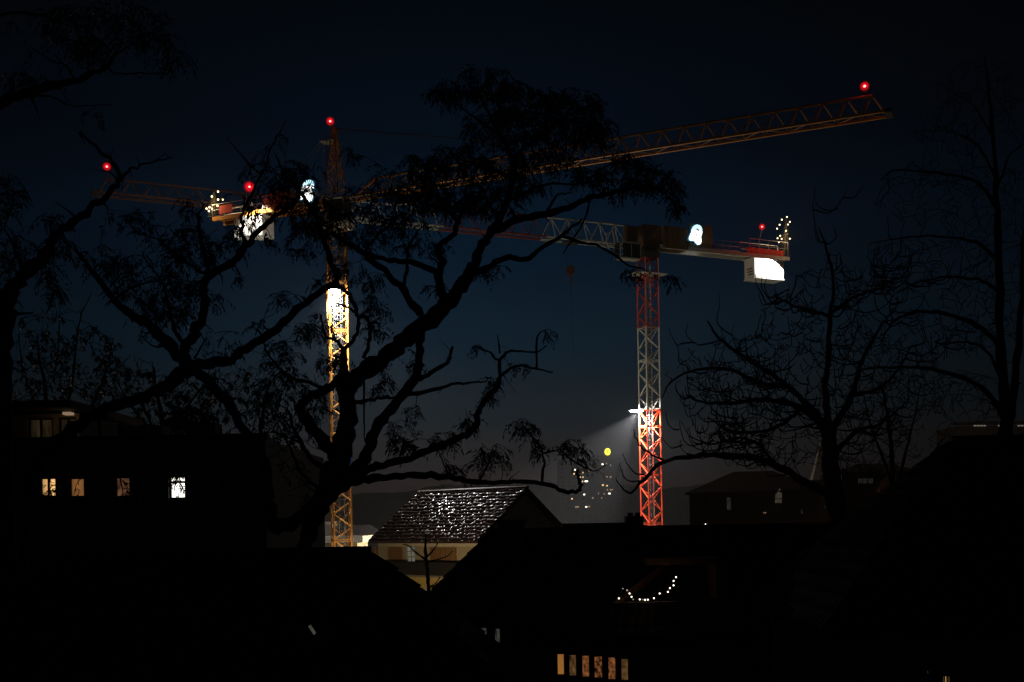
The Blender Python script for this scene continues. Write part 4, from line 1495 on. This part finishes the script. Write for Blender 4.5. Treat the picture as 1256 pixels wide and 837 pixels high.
def hip_house(name, label, fr, rl, rr, ez, rz, half, m_roof, m_wall, tile=(.26, .36), hipL=True, hipR=True, over=.35, hiplen=None):
    """ridge from u=rl to u=rr at v=0; eaves at v=+-half"""
    c = fr.w((rl + rr) / 2, 0, 0)
    root = empty(name, c, label, 'house')
    hl = (hiplen or half) if hipL else over
    hr = (hiplen or half) if hipR else over
    E = [fr.w(rl - hl, half, ez), fr.w(rr + hr, half, ez), fr.w(rr + hr, -half, ez), fr.w(rl - hl, -half, ez)]
    RL, RR = fr.w(rl if hipL else rl - over, 0, rz), fr.w(rr if hipR else rr + over, 0, rz)
    rf = slab([E[0], E[1], RR, RL], .18, 'roof', m_roof, root)
    slab([E[2], E[3], RL, RR], .18, 'roof', m_roof, root)
    if hipL:
        slab([E[3], E[0], RL], .18, 'roof', m_roof, root)
    if hipR:
        slab([E[1], E[2], RR], .18, 'roof', m_roof, root)
    slope_tiles(E[0], E[1], RR, RL, *tile[:2], m_roof, rf, rough=tile[2] if len(tile) > 2 else 0)
    if hipL:
        slope_tiles(E[3], E[0], RL, RL, *tile[:2], m_roof, rf)
    if hipR:
        slope_tiles(E[1], E[2], RR, RR, *tile[:2], m_roof, rf)
    MB().bar(RL + Vector((0, 0, .02)), RR + Vector((0, 0, .02)), .12, 8).build('ridge_tiles', m_roof, root)
    if hipL:
        MB().bar(E[0], RL, .05, 8).build('hip_tiles', m_roof if hiplen is None else STEEL, root)
    if hipR:
        MB().bar(E[1], RR, .05, 8).build('hip_tiles', m_roof, root)
    u0, u1 = rl - hl + over, rr + hr - over
    w_ = half - over
    if not hipL or not hipR:
        mb = MB()
        for u, f in ((u0, not hipL), (u1, not hipR)):
            if f:
                mb.add([fr.w(u, w_, 0), fr.w(u, -w_, 0), fr.w(u, -w_, ez + .05), fr.w(u, 0, rz - .22), fr.w(u, w_, ez + .05)], [(0, 1, 2, 3, 4)])
        mb.build('gable_wall', m_wall, root)
    return root, u0, u1, w_


# --- near house, left of centre (only its dark roof shows)
FA = Frame(at(455, 671, 15.5) * Vector((1, 1, 0)) if False else Vector((at(455, 671, 15.5).x, 15.5, 0)), 0)
zrA = at(455, 671, 15.5).z
A1, u0, u1, w_ = hip_house('house', 'near house with a black hipped roof below the forked trunk', FA, -4.2, 0, zrA - 2.62, zrA - .12, 2.9, TILE_D, RENDER_D)
wall(FA, u0, u1, 0, zrA - 2.5, w_, [], RENDER_D, A1)
shell(FA, u0, u1, -w_, w_, 0, zrA - 2.55, RENDER_D, A1)
ps = at(383, 772, 14.2)
sl = MB().bar(at(379.5, 767.5, 14.2), at(386.5, 778, 14.2), .022, 4)
sl.build('roof_window', glow('dim_greenish_pane', (.5, .58, .42), .10, var=.7, scale=(20, 20, 20)), A1)

# --- near wide house with a chimney, right of centre
DB2 = 28.0
RLp, RRp = at(602, 655, DB2), at(1108, 644, DB2)
FB2 = Frame((RLp.x, DB2, 0), 0)
rlen = RRp.x - RLp.x
ezB = RLp.z - 2.3
H2, u0, u1, w_ = hip_house('house', 'wide near house with a black roof, chimney and a string of lights on its loggia', FB2, 0, rlen, ezB, RLp.z, 3.3, TILE_D, RENDER_D, hiplen=2.35)
dW = DB2 - w_


def rect2(px0, px1, py0, py1, fr, v):
    d = fr.w(0, v, 0).y
    a, b = at(px0, py1, d), at(px1, py0, d)
    return (fr.uv(a)[0], fr.uv(b)[0], a.z, b.z)


six = []
for px0, px1, y0, y1 in ((683.5, 692.5, 802, 829), (698, 707.5, 803, 830.5), (714, 723.5, 804, 832), (729, 739.5, 805, 833), (746, 756, 806, 835), (762, 771.5, 808, 836)):
    six.append(rect2(px0, px1, y0, y1, FB2, w_))
wall(FB2, u0, u1, 0, ezB, w_, six, RENDER_D, H2)
shell(FB2, u0, u1, -w_, w_, 0, ezB - .05, RENDER_D, H2)
LIT_O = glow('amber_lit_pane', (1.0, .40, .09), .25, var=.3)
LIT_O2 = glow('patterned_reddish_pane', (.95, .33, .11), .13, var=.95, scale=(15, 15, 11))
LIT_O3 = glow('dim_brown_pane', (.85, .42, .15), .085, var=.9, scale=(11, 11, 7))
for h, m in zip(six, (LIT_O, LIT_O3, LIT_O2, LIT_O2, LIT_O2, LIT_O3)):
    window(FB2, h, w_, H2, m, FRAME_D, fw=.018)
# small dormer in the slope with two curtained lights
dp0, dp1 = at(570, 794, 24.5), at(605, 766, 24.5)
fd = Frame((0, 24.5, 0), 0)
two = [(at(575.5, 0, 24.5).x, at(583, 0, 24.5).x, at(580, 790, 24.5).z, at(580, 770, 24.5).z), (at(590, 0, 24.5).x, at(599.5, 0, 24.5).x, at(595, 791, 24.5).z, at(595, 771, 24.5).z)]
dm = wall(fd, dp0.x, dp1.x, dp0.z, dp1.z, 0, two, RENDER_D, H2, name='dormer', depth=.1)
MB().box(((dp0.x + dp1.x) / 2, 25.0, dp1.z + .03), (dp1.x - dp0.x + .12, 1.2, .06)).build('dormer_roof', TILE_D, H2)
MB().box((dp0.x - .02, 25.0, (dp0.z + dp1.z) / 2), (.04, 1.0, dp1.z - dp0.z)).box((dp1.x + .02, 25.0, (dp0.z + dp1.z) / 2), (.04, 1.0, dp1.z - dp0.z)).build('dormer_cheek', RENDER_D, H2)
for h in two:
    window(fd, h, 0, H2, glow('dim_curtained_pane', (.62, .60, .52), .06, var=.95, scale=(26, 26, 4)), FRAME_D, fw=.015, depth=.08)
a, b = at(611, 660, DB2 - .2), at(643, 641.5, DB2 - .2)
MB().box(((a.x + b.x) / 2, DB2 - .2, (a.z + b.z) / 2 - .3), (b.x - a.x, .55, b.z - a.z + .6)).box(((a.x + b.x) / 2, DB2 - .2, b.z + .04), (b.x - a.x + .1, .65, .08)).build('chimney', RENDER_D, H2)
a, b = at(767, 650, DB2 + .6), at(788, 633, DB2 + .6)
MB().box(((a.x + b.x) / 2, DB2 + .6, (a.z + b.z) / 2 - .4), (b.x - a.x, .5, b.z - a.z + .8)).build('chimney', RENDER_D, H2)
for px in (773, 782):
    c = at(px, 632, DB2 + .6)
    MB().bar(c - Vector((0, 0, .06)), c + Vector((0, 0, .06)), .07, 8).build('chimney_pot', RENDER_D, H2)
a, b = at(690, 657, DB2), at(770, 641, DB2)
MB().box(((a.x + b.x) / 2, DB2 + .4, (a.z + b.z) / 2), (b.x - a.x, .5, b.z - a.z)).build('parapet', RENDER_D, H2)
# loggia cut into the slope: warm timber lintel, side posts, rail
zl0, zl1 = at(800, 742, 25.0).z, at(800, 684, 25.8).z
x0, x1 = at(748, 700, 25.2).x, at(882, 700, 25.2).x
lg = MB()
lg.box(((x0 + x1) / 2 + .4, 25.7, zl1 - .08), (x1 - x0 - .8, 1.2, .14))
lg.box((x1 - .05, 25.6, (zl0 + zl1) / 2), (.12, 1.2, zl1 - zl0 - .2))
lgo = lg.build('loggia_lintel', WOOD, H2)
lr = MB()
for k in range(15):
    x = x0 + (x1 - x0) * k / 14
    lr.bar((x, 24.9, zl0 - .35), (x, 24.9, zl0 + .05), .015, 4)
lr.bar((x0, 24.9, zl0 + .06), (x1, 24.9, zl0 + .06), .025, 5)
lr.build('loggia_rail', FRAME_D, H2)
q = [at(752, 738, 25.25), at(815, 690, 25.95), at(826, 690, 25.95), at(763, 738, 25.25)]
slab(q, .1, 'loggia_side', WOOD, H2)
# string of lights
gpts = [(750, 733), (759, 733), (764, 721), (769, 723), (772, 727), (774.5, 731), (776.5, 734.3), (784.6, 734.3), (788.5, 734.6), (791, 734.8), (794.5, 734.6), (802, 732.8), (809, 727), (819, 725), (821.5, 720.5), (826, 717), (826, 711.6), (829, 707)]
gz = [at(x, y, 24.8) for x, y in gpts]
gl = empty('string_lights', gz[0], 'string of small white lights sagging along the dark roof loggia', 'string lights')
sm, sr_ = smooth(gz, [.012] * len(gz), 4)
MB().tube(sm, sr_, 4).build('cable', WIRE, gl)
GB = [glow('string_bulb', (1.0, .88, .74), 3.0), glow('string_bulb_dim', (1.0, .8, .62), .5)]
for i, p in enumerate(gz):
    if i == 0:
        continue
    MB().ball(p - Vector((0, .02, .02)), .017 if i not in (2, 6, 8) else .012, 8, 6).build('bulb', GB[1] if i in (2, 3, 6, 8) else GB[0], gl, True)
lamp('string_glow', 'POINT', at(790, 722, 24.6), .35, (1, .6, .3), gl, radius=.3)

# --- tiled house in the gap, lit by the floodlights
DC = 75.0
rcL, rcR = at(515, 604, 78.3), at(645, 598.5, 71.5)
cC = (rcL + rcR) / 2
zrC = cC.z
FC = Frame((cC.x, cC.y, 0), math.atan2(rcR.y - rcL.y, rcR.x - rcL.x))
RLc = FC.uv(rcL)[0]
RRc = FC.uv(rcR)[0]
# half width so that the front eave's left corner falls near pixel (455, 664)
halfC = 4.5
ezC = at(455, 664, FC.w(RLc, halfC, 0).y).z
H3, u0, u1, w_ = hip_house('house', 'tiled house with glinting roof tiles, lit wooden loggia and yellow wall below', FC, RLc + .3, RRc - .3, ezC, zrC, halfC, TILE, mat('dim_plaster', (.42, .39, .30), .9, var=.15),
                           hipL=False, hipR=False, over=.45, tile=(.30, .36, .05))


def rect3(px0, px1, py0, py1, v):
    ua, ub2 = u_at(FC, px0, ezC, v, -12, 12), u_at(FC, px1, ezC, v, -12, 12)
    um = (ua + ub2) / 2
    d = FC.w(um, v, 0).y
    pm = (px0 + px1) / 2
    return (ua, ub2, at(pm, py1, d).z, at(pm, py0, d).z)


# ground and first floor front, loggia recessed behind a parapet
zpar1 = at(520, 690, FC.w(0, w_, 0).y).z
zpar0 = at(520, 706, FC.w(0, w_, 0).y).z
shell(FC, u0, u1, -w_, w_ - .9, 0, ezC - .05, RENDER_D, H3)
door = rect3(497.5, 508.5, 670, 690, w_ - .9)
wr = wall(FC, u0, u1, zpar0, ezC - .1, w_ - .9, [door], RENDER_L, H3)
window(FC, door, w_ - .9, H3, [glow('dim_pale_pane', (.75, .74, .62), .14, var=.4)], FRAME, 2, 3)
# board cladding either side of the door, board by board
bw = .42
for (pa, pb2) in ((456, 494), (528, 560)):
    ua, ub2 = u_at(FC, pa, ezC, w_ - .9, -12, 12), u_at(FC, pb2, ezC, w_ - .9, -12, 12)
    ub2 = min(ub2, u1 - .1)
    n = max(1, int((ub2 - ua) / bw))
    for k in range(n):
        u = ua + (ub2 - ua) * (k + .5) / n
        MB().box((u, w_ - .86 + random.uniform(0, .015), (zpar1 + ezC) / 2 - .2), ((ub2 - ua) / n - .035, .04, ezC - zpar1 - .5), fr=FC).build('board', WOOD, wr)
MB().box(((u0 + u1) / 2, w_ - .04, ezC - .22), (u1 - u0, .12, .26), fr=FC).build('fascia', mat('pale_fascia', (.6, .55, .42), .8, var=.1), H3)
MB().box(((u0 + u1) / 2, w_, (zpar0 + zpar1) / 2), (u1 - u0, .14, zpar1 - zpar0), fr=FC).build('balcony_parapet', mat('black_parapet', (.012, .012, .012), .8), H3)
MB().box(((u0 + u1) / 2, w_ - .45, zpar0 - .06), (u1 - u0, 1.1, .12), fr=FC).build('balcony_floor', RENDER_D, H3)
gw = rect3(513, 528, 722.5, 745, w_ - .3)
wall(FC, u0, u1, 0, zpar0 - .12, w_ - .3, [gw], RENDER_Y, H3)
window(FC, gw, w_ - .3, H3, LIT_DIM, FRAME, 3, 1)
ca, cb2 = at(597, 612, 74.2), at(606, 596.5, 74.2)
MB().box(((ca.x + cb2.x) / 2, 74.2, (ca.z + cb2.z) / 2 - .2), (cb2.x - ca.x, .6, cb2.z - ca.z + .4)).build('chimney', RENDER_D, H3)
rv = at(516, 605.5, 78.0)
MB().bar(rv - Vector((0, 0, .3)), rv + Vector((0, 0, .9)), .03, 4).ball(rv + Vector((0, -.1, .05)), .14, 8, 6).build('ridge_vane', STEEL, H3)

# --- pale low building behind the orange crane
DP = 113.0
FP = Frame((0, DP, 0), 0)
H4 = empty('pale_building', (at(400, 660, DP).x, DP + 5, 0), 'low pale flat roofed building lit behind the foot of the orange crane', 'building')
a, b = at(300, 668, DP), at(452, 657.5, DP)
MB().box(((a.x + b.x) / 2, 0, (a.z + b.z) / 2 + .05), (b.x - a.x, 9, b.z - a.z), fr=FP).build('roof_slab', mat('white_roof_edge', (.72, .68, .62), .8, var=.12), H4)
shell(FP, a.x + .6, b.x - .6, -4, 3.9, 0, a.z, RENDER_L, H4, front=True)
c, d = at(322, 657, DP + 2), at(408, 640, DP + 2)
hw = [rect2(339, 352, 648, 659, FP, -2), rect2(366, 381, 647.5, 657.5, FP, -2), rect2(322, 333, 650, 660, FP, -2)]
wall(FP, c.x, d.x, b.z - .3, d.z, -2, hw, mat('warm_grey_plaster', (.3, .27, .24), .9, var=.1), H4)
shell(FP, c.x, d.x, -5.5, -2, b.z - .3, d.z, RENDER_D, H4)
window(FP, hw[0], -2, H4, CREAM_DIM, FRAME)
window(FP, hw[1], -2, H4, LIT_YEL, FRAME)
window(FP, hw[2], -2, H4, LIT_GREY, FRAME)
e, f = at(430, 657, DP + 6), at(452, 644, DP + 6)
g2 = at(476, 657, DP + 6)
slab([(e.x - 2, DP + 4, e.z), (g2.x, DP + 4, e.z), (f.x, DP + 8, f.z), (f.x - 3, DP + 8, f.z)], .2, 'low_roof', mat('low_grey_roof', (.10, .085, .075), .9), H4)
# --- far dark house with one lit window seen through the tree fork
H5 = empty('far_house', (at(372, 640, 160).x, 164, 0), 'far dark house behind the tree fork with one white lit window', 'house')
FH = Frame((0, 160, 0), 0)
hw = [rect2(371.5, 376, 610.5, 619.5, FH, 0)]
c, d = at(340, 660, 160), at(396, 607, 160)
wall(FH, c.x, d.x, 0, d.z, 0, hw, DARKBRICK, H5)
shell(FH, c.x, d.x, -8, 0, 0, d.z, DARKBRICK, H5)
window(FH, hw[0], 0, H5, glow('far_white_pane', (1, .93, .8), .75), FRAME_D, fw=.04)
slab([(c.x - .5, 159.6, d.z), (d.x + .5, 159.6, d.z), (d.x - 2.6, 164, d.z + 3.6), (c.x + 2.2, 164, d.z + 3.6)], .2, 'roof', FELT, H5)

# --- distant tower block with lit windows and a round yellow sign
DT = 620.0
FT = Frame((0, DT, 0), 0)
TB = empty('tower_block', (at(727, 640, DT).x, DT + 10, 0), 'distant hazy tower block speckled with lit windows under a round yellow sign', 'building')
LITP = [(705.3, 576.5, 2.0, 1), (704, 581.5, 1.8, 0), (711.5, 585.5, 1.6, 0), (715, 580, 1.2, 0), (711.3, 590.6, 1.5, 0), (714.5, 590.8, 1.5, 0), (718.5, 590.6, 3.4, 1), (720.3, 590.6, 1.8, 1), (716.5, 606.8, 2.3, 1), (701.5, 612, 2.0, 0),
        (706.5, 622, 2.6, 2), (709, 622, 2.2, 2), (719, 622, 2.4, 1), (722.5, 621.6, 2.0, 2), (739, 569.7, 2.4, 1), (744, 569, 1.4, 2), (749, 571, 1.4, 2), (744.5, 585, 1.8, 2), (749, 585.3, 2.2, 2), (739.5, 595.2, 2.5, 0), (744.5, 596, 1.8, 0),
        (745, 601, 1.6, 2), (749, 601, 1.8, 2), (751, 600.7, 1.4, 2), (747.4, 605.6, 3.0, 1), (727, 611, 2.2, 2), (734, 605.5, 1.2, 2), (738, 611, 1.2, 2), (744, 569, 1.2, 2), (715, 585.6, 1.4, 0), (722, 578.5, 1.2, 2), (741, 606, 1.4, 2)]
holes = []
for x, y, w, k in LITP:
    h = rect2(x - w * .42, x + w * .42, y - .8, y + .8, FT, 0)
    holes.append(h)
x0t, x1t = at(686, 640, DT).x, at(766, 640, DT).x
ztA, ztB = at(686, 564, DT).z, at(750, 546 + 12, DT).z
tw_mat = mat('dark_tower_facade', (.10, .09, .085), .9, var=.15, scale=.1)
shell(FT, at(731, 640, DT).x, x1t, -16, 0, 0, ztB, tw_mat, TB, front=True)
shell(FT, x0t, at(730.6, 640, DT).x, -16, .5, 0, ztA, tw_mat, TB, front=True)
LT = [glow('far_warm_pane', (1.0, .62, .28), 1.6), glow('far_white_lit_pane', (1.0, .9, .72), 3.2), glow('far_faint_pane', (.95, .58, .32), .42)]
for (x, y, w, k), h in zip(LITP, holes):
    v = .02 if x > 731 else .52
    o = MB().box(((h[0] + h[1]) / 2, v + .03, (h[2] + h[3]) / 2), (h[1] - h[0], .06, h[3] - h[2]), fr=FT).build('window', LT[k], TB)
# unlit windows in regular rows
for r in range(14):
    for c in range(9):
        px, py = 690 + c * 8.4, 570 + r * 5.25
        if any(abs(px - x) < 3 and abs(py - y) < 2.2 for x, y, _, _ in LITP) or abs(px - 730.8) < 2.5:
            continue
        h = rect2(px - 1.3, px + 1.3, py - 1.0, py + 1.0, FT, 0)
        v = .02 if px > 731 else .52
        MB().box(((h[0] + h[1]) / 2, v + .02, (h[2] + h[3]) / 2), (h[1] - h[0], .04, h[3] - h[2]), fr=FT).build('window', GLASS, TB)
ps = at(745.2, 554.3, DT - 1)
rg = MB()
nseg = 28
for k in range(nseg):
    a0, a1 = 2 * math.pi * k / nseg, 2 * math.pi * (k + 1) / nseg
    for (r0, r1) in ((.36, 1.6),):
        rg.add([(ps.x + r * math.cos(a), ps.y + dy, ps.z + r * 1.18 * math.sin(a)) for dy in (0, .4) for r, a in ((r0, a0), (r1, a0), (r1, a1), (r0, a1))],
               [(0, 1, 2, 3), (7, 6, 5, 4), (1, 5, 6, 2), (0, 3, 7, 4)])
so = rg.build('round_sign', glow('yellow_sign', (1.0, .88, .05), 2.2), TB)
MB().bar((ps.x, ps.y + .5, ps.z - 2.2), (ps.x, ps.y + .5, ztB), .25, 5).build('sign_post', DARKSTEEL, TB)

# --- dark houses on the right
H6 = empty('dark_house', (at(920, 640, 88).x, 92, 0), 'long dark house behind the low bare branches with a pale pointed gable window', 'house')
F6 = Frame((at(846, 640, 88).x, 88, 0), -.17)
hs = [rect2(861, 863, 643, 647, F6, 0), rect2(864.3, 866.5, 642, 647.5, F6, 0), rect2(935, 939.5, 628, 630.5, F6, 0), rect2(891, 897, 610, 626, F6, 0), rect2(862, 868, 612, 622, F6, 0), rect2(980.5, 983, 625, 631, F6, 0)]
c, d = at(846, 660, 88), at(1000, 602, 88)
wl = d.x - c.x
wall(F6, 0, wl, 0, d.z, 0, hs, DARKBRICK, H6)
shell(F6, 0, wl, -8, 0, 0, d.z, DARKBRICK, H6)
for h, m in zip(hs, (LIT_DIM, LIT_WHITE, LIT_DIM, LIT_GREY, GLASS, LIT_GREY)):
    window(F6, h, 0, H6, m, FRAME_D, fw=.03)
slab([F6.w(-.3, .5, d.z), F6.w(wl + .5, .5, d.z), F6.w(wl - 3.2, -4, d.z + 1.7), F6.w(3.5, -4, d.z + 1.7)], .2, 'roof', TILE_D, H6)
# pointed gable window
gp = [at(x, y, 86.4) for x, y in ((951.5, 617), (959, 617), (959, 604), (956.5, 599.5), (952.5, 606))]
MB().add(gp + [p + Vector((0, .3, 0)) for p in gp], [(0, 1, 2, 3, 4), (9, 8, 7, 6, 5)] + [(i, i + 5, (i + 1) % 5 + 5, (i + 1) % 5) for i in range(5)]).build('gable_window', glow('pale_gable_pane', (.85, .72, .52), .042, var=.3), H6)
gq = at(955, 612, 86.3)
MB().box((gq.x, gq.y, gq.z), (.55, .06, .05)).build('gable_bar', FRAME_D, H6)

H7 = empty('turret_house', (at(1016, 640, 95).x, 96, 0), 'dark house with a steep pointed turret roof behind the bare tree fork', 'house')
tx = at(1016, 640, 95).x
tz0, tz1 = at(1016, 590, 95).z, at(1016, 527, 95).z
rw = (at(1034, 600, 95).x - at(998, 600, 95).x) / 2
vs = [(tx + rw * math.cos(math.pi / 4 * k + .39), 96 + rw * math.sin(math.pi / 4 * k + .39), tz0) for k in range(8)]
MB().add(vs + [(tx, 96, tz1)], [(k, (k + 1) % 8, 8) for k in range(8)] + [tuple(range(7, -1, -1))]).build('spire', DARKBRICK, H7)
MB().bar((tx, 96, 0), (tx, 96, tz0), rw * .86, 8).build('turret', RENDER_D, H7)
MB().bar((tx, 96, tz1 - .2), (tx, 96, tz1 + .9), .05, 5).build('finial', STEEL, H7)
F7 = Frame((0, 93.5, 0), 0)
hs = [rect2(985, 1004, 597, 608, F7, 0), rect2(992, 1001, 609.5, 611.5, F7, 0), rect2(1011, 1017, 612, 624, F7, 0), rect2(1009, 1014, 596, 606, F7, 0)]
c, d = at(982, 650, 93.5), at(1046, 588, 93.5)
wall(F7, c.x, d.x, 0, d.z, 0, hs[:3], RENDER_L, H7)
for h, m in zip(hs[:3], (glow('brownish_lit_pane', (.8, .36, .12), .05, var=.8, scale=(3, 3, 3)), LIT_PINK, LIT_GREY)):
    window(F7, h, 0, H7, m, FRAME_D, 2, 1, fw=.04)
H8 = empty('brick_house', (at(1080, 640, 90).x, 92, 0), 'reddish brick house with a lamp lit bay and one bright window at the right', 'house')
F8 = Frame((0, 90, 0), 0)
hs = [rect2(1076, 1082, 620, 631, F8, 0), rect2(1052, 1072, 586, 594, F8, 0), rect2(1040, 1050, 618, 632, F8, 0)]
c, d = at(1034, 660, 90), at(1120, 578, 90)
wall(F8, c.x, d.x, 0, d.z, 0, hs, DARKBRICK, H8)
shell(F8, c.x, d.x, -7, 0, 0, d.z, DARKBRICK, H8)
window(F8, hs[0], 0, H8, LIT_PINK, FRAME_D, 2, 2, fw=.05)
window(F8, hs[1], 0, H8, LIT_GREY, FRAME_D, 3, 1, fw=.05)
window(F8, hs[2], 0, H8, GLASS, FRAME_D)
by = [at(x, y, 89) for x, y in ((1078, 604), (1103, 604), (1108, 590), (1098, 580), (1084, 590))]
MB().add(by + [p + Vector((0, .9, 0)) for p in by], [(0, 1, 2, 3, 4), (9, 8, 7, 6, 5)] + [(i, i + 5, (i + 1) % 5 + 5, (i + 1) % 5) for i in range(5)]).build('bay_gable', RENDER_R, H8)
slab([(c.x - .5, 89.6, d.z), (d.x + .5, 89.6, d.z), (d.x - .8, 93.5, d.z + .8), (c.x + 2.2, 93.5, d.z + .8)], .2, 'roof', TILE_D, H8)

# --- long far building with a strip of lights, behind the right hand tree
H9 = empty('long_building', (at(1225, 640, 210).x, 216, 0), 'far long flat building with a row of small roof lights behind the right hand trunk', 'building')
F9 = Frame((0, 210, 0), 0)
c, d = at(1176, 660, 210), at(1300, 521, 210)
wall(F9, c.x, d.x, 0, d.z, 0, [], DARKBRICK, H9)
shell(F9, c.x, d.x, -10, 0, 0, d.z, DARKBRICK, H9)
MB().box(((c.x + d.x) / 2, .3, d.z + .5), (d.x - c.x + 1.5, 1.4, .5), fr=F9).build('roof_edge', DARKBRICK, H9)
for px in (1196, 1200, 1204, 1208, 1226, 1250, 1254):
    p = at(px, 522.3, 209)
    MB().box((p.x, .9, p.z), (.45, .1, .22), fr=F9).build('roof_lamp', glow('weak_roof_lamp', (1, .86, .68), .15), H9)

# --- big black roof at the right edge
DD = 23.0
RD = at(1166, 543, DD)
FD = Frame((RD.x, DD, 0), 0)
HD, u0, u1, w_ = hip_house('house', 'near house at the right edge with a large black hipped roof', FD, 0, 6.0, RD.z - 3.4, RD.z, 3.6, TILE_D, RENDER_D)
hs = [rect2(1157, 1168, 829, 842, FD, w_), rect2(1137.5, 1141, 823, 828, FD, w_)]
wall(FD, u0, u1, 0, RD.z - 3.4, w_, hs, RENDER_D, HD)
shell(FD, u0, u1, -w_, w_, 0, RD.z - 3.45, RENDER_D, HD)
window(FD, hs[0], w_, HD, LIT_WARM, FRAME_D, 3, 1, fw=.02)
window(FD, hs[1], w_, HD, glow('dim_bluish_pane', (.7, .78, .8), .3), FRAME_D, fw=.01)

# ------------------------------------------------------------------ assumed unseen street lamps and added unseen site fill lights (their heads stand hidden behind the roofs)
HEAD = glow('assumed_lamp_head', (1, .75, .42), 6.0)


def assumed_lamp(name, p, power, col, label, group, arm=(1.2, 0, 0), cat='street lamp', aim=None, size=None):
    p = Vector(p)
    root = empty(name, (p.x, p.y, 0), label, cat, group)
    a = Vector(arm)
    MB().bar((p.x, p.y, 0), (p.x, p.y, p.z + .3), .08, 8, .05).bar((p.x, p.y, p.z + .3), p + a + Vector((0, 0, .35)), .045, 6).build('pole', STEEL, root)
    h = MB().box(p + a + Vector((0, 0, .3)), (.6, .25, .12)).build('lamp_head', DARKSTEEL, root)
    MB().box(p + a + Vector((0, 0, .22)), (.5, .2, .05)).build('lens', HEAD, h)
    lamp(name + '_light', 'SPOT' if aim else 'POINT', p + a + Vector((0, 0, .05)), power, col, root, aim=aim, size=size, blend=.5, radius=.2)


def hidden(px, py, d):
    return at(px, py, d)


assumed_lamp('assumed_lamp', hidden(447, 716, 64), 640, (1, .70, .38), 'assumed unseen street lamp before the yellow wall, behind the near left roof', None)  # assumed from the warm facade; an unseen lamp added to light it
assumed_lamp('assumed_lamp', hidden(1046, 662, 82), 16, (1, .55, .22), 'assumed unseen street lamp before the reddish brick house', None)  # unseen lamp, assumed, for a dim warm wash on the right-hand houses
for i, (px, py, d, pw) in enumerate(((428, 690, 95.5, 330), (575, 690, 112, 13500), (664, 680, 120, 5000), (812, 668, 127, 500))):  # unseen lamps added to light the masts and jibs from below
    assumed_lamp('site_fill', hidden(px, py, d), pw, (1, .84, .58),
                ['added unseen fill light at the foot of the orange crane', 'added unseen fill light on the site behind the tiled house', 'added unseen fill light on the site left of the red mast', 'added unseen fill light on the site right of the red mast'][i],
                'added fill lights on the building site', arm=(.5, 0, 0), cat='fill light')
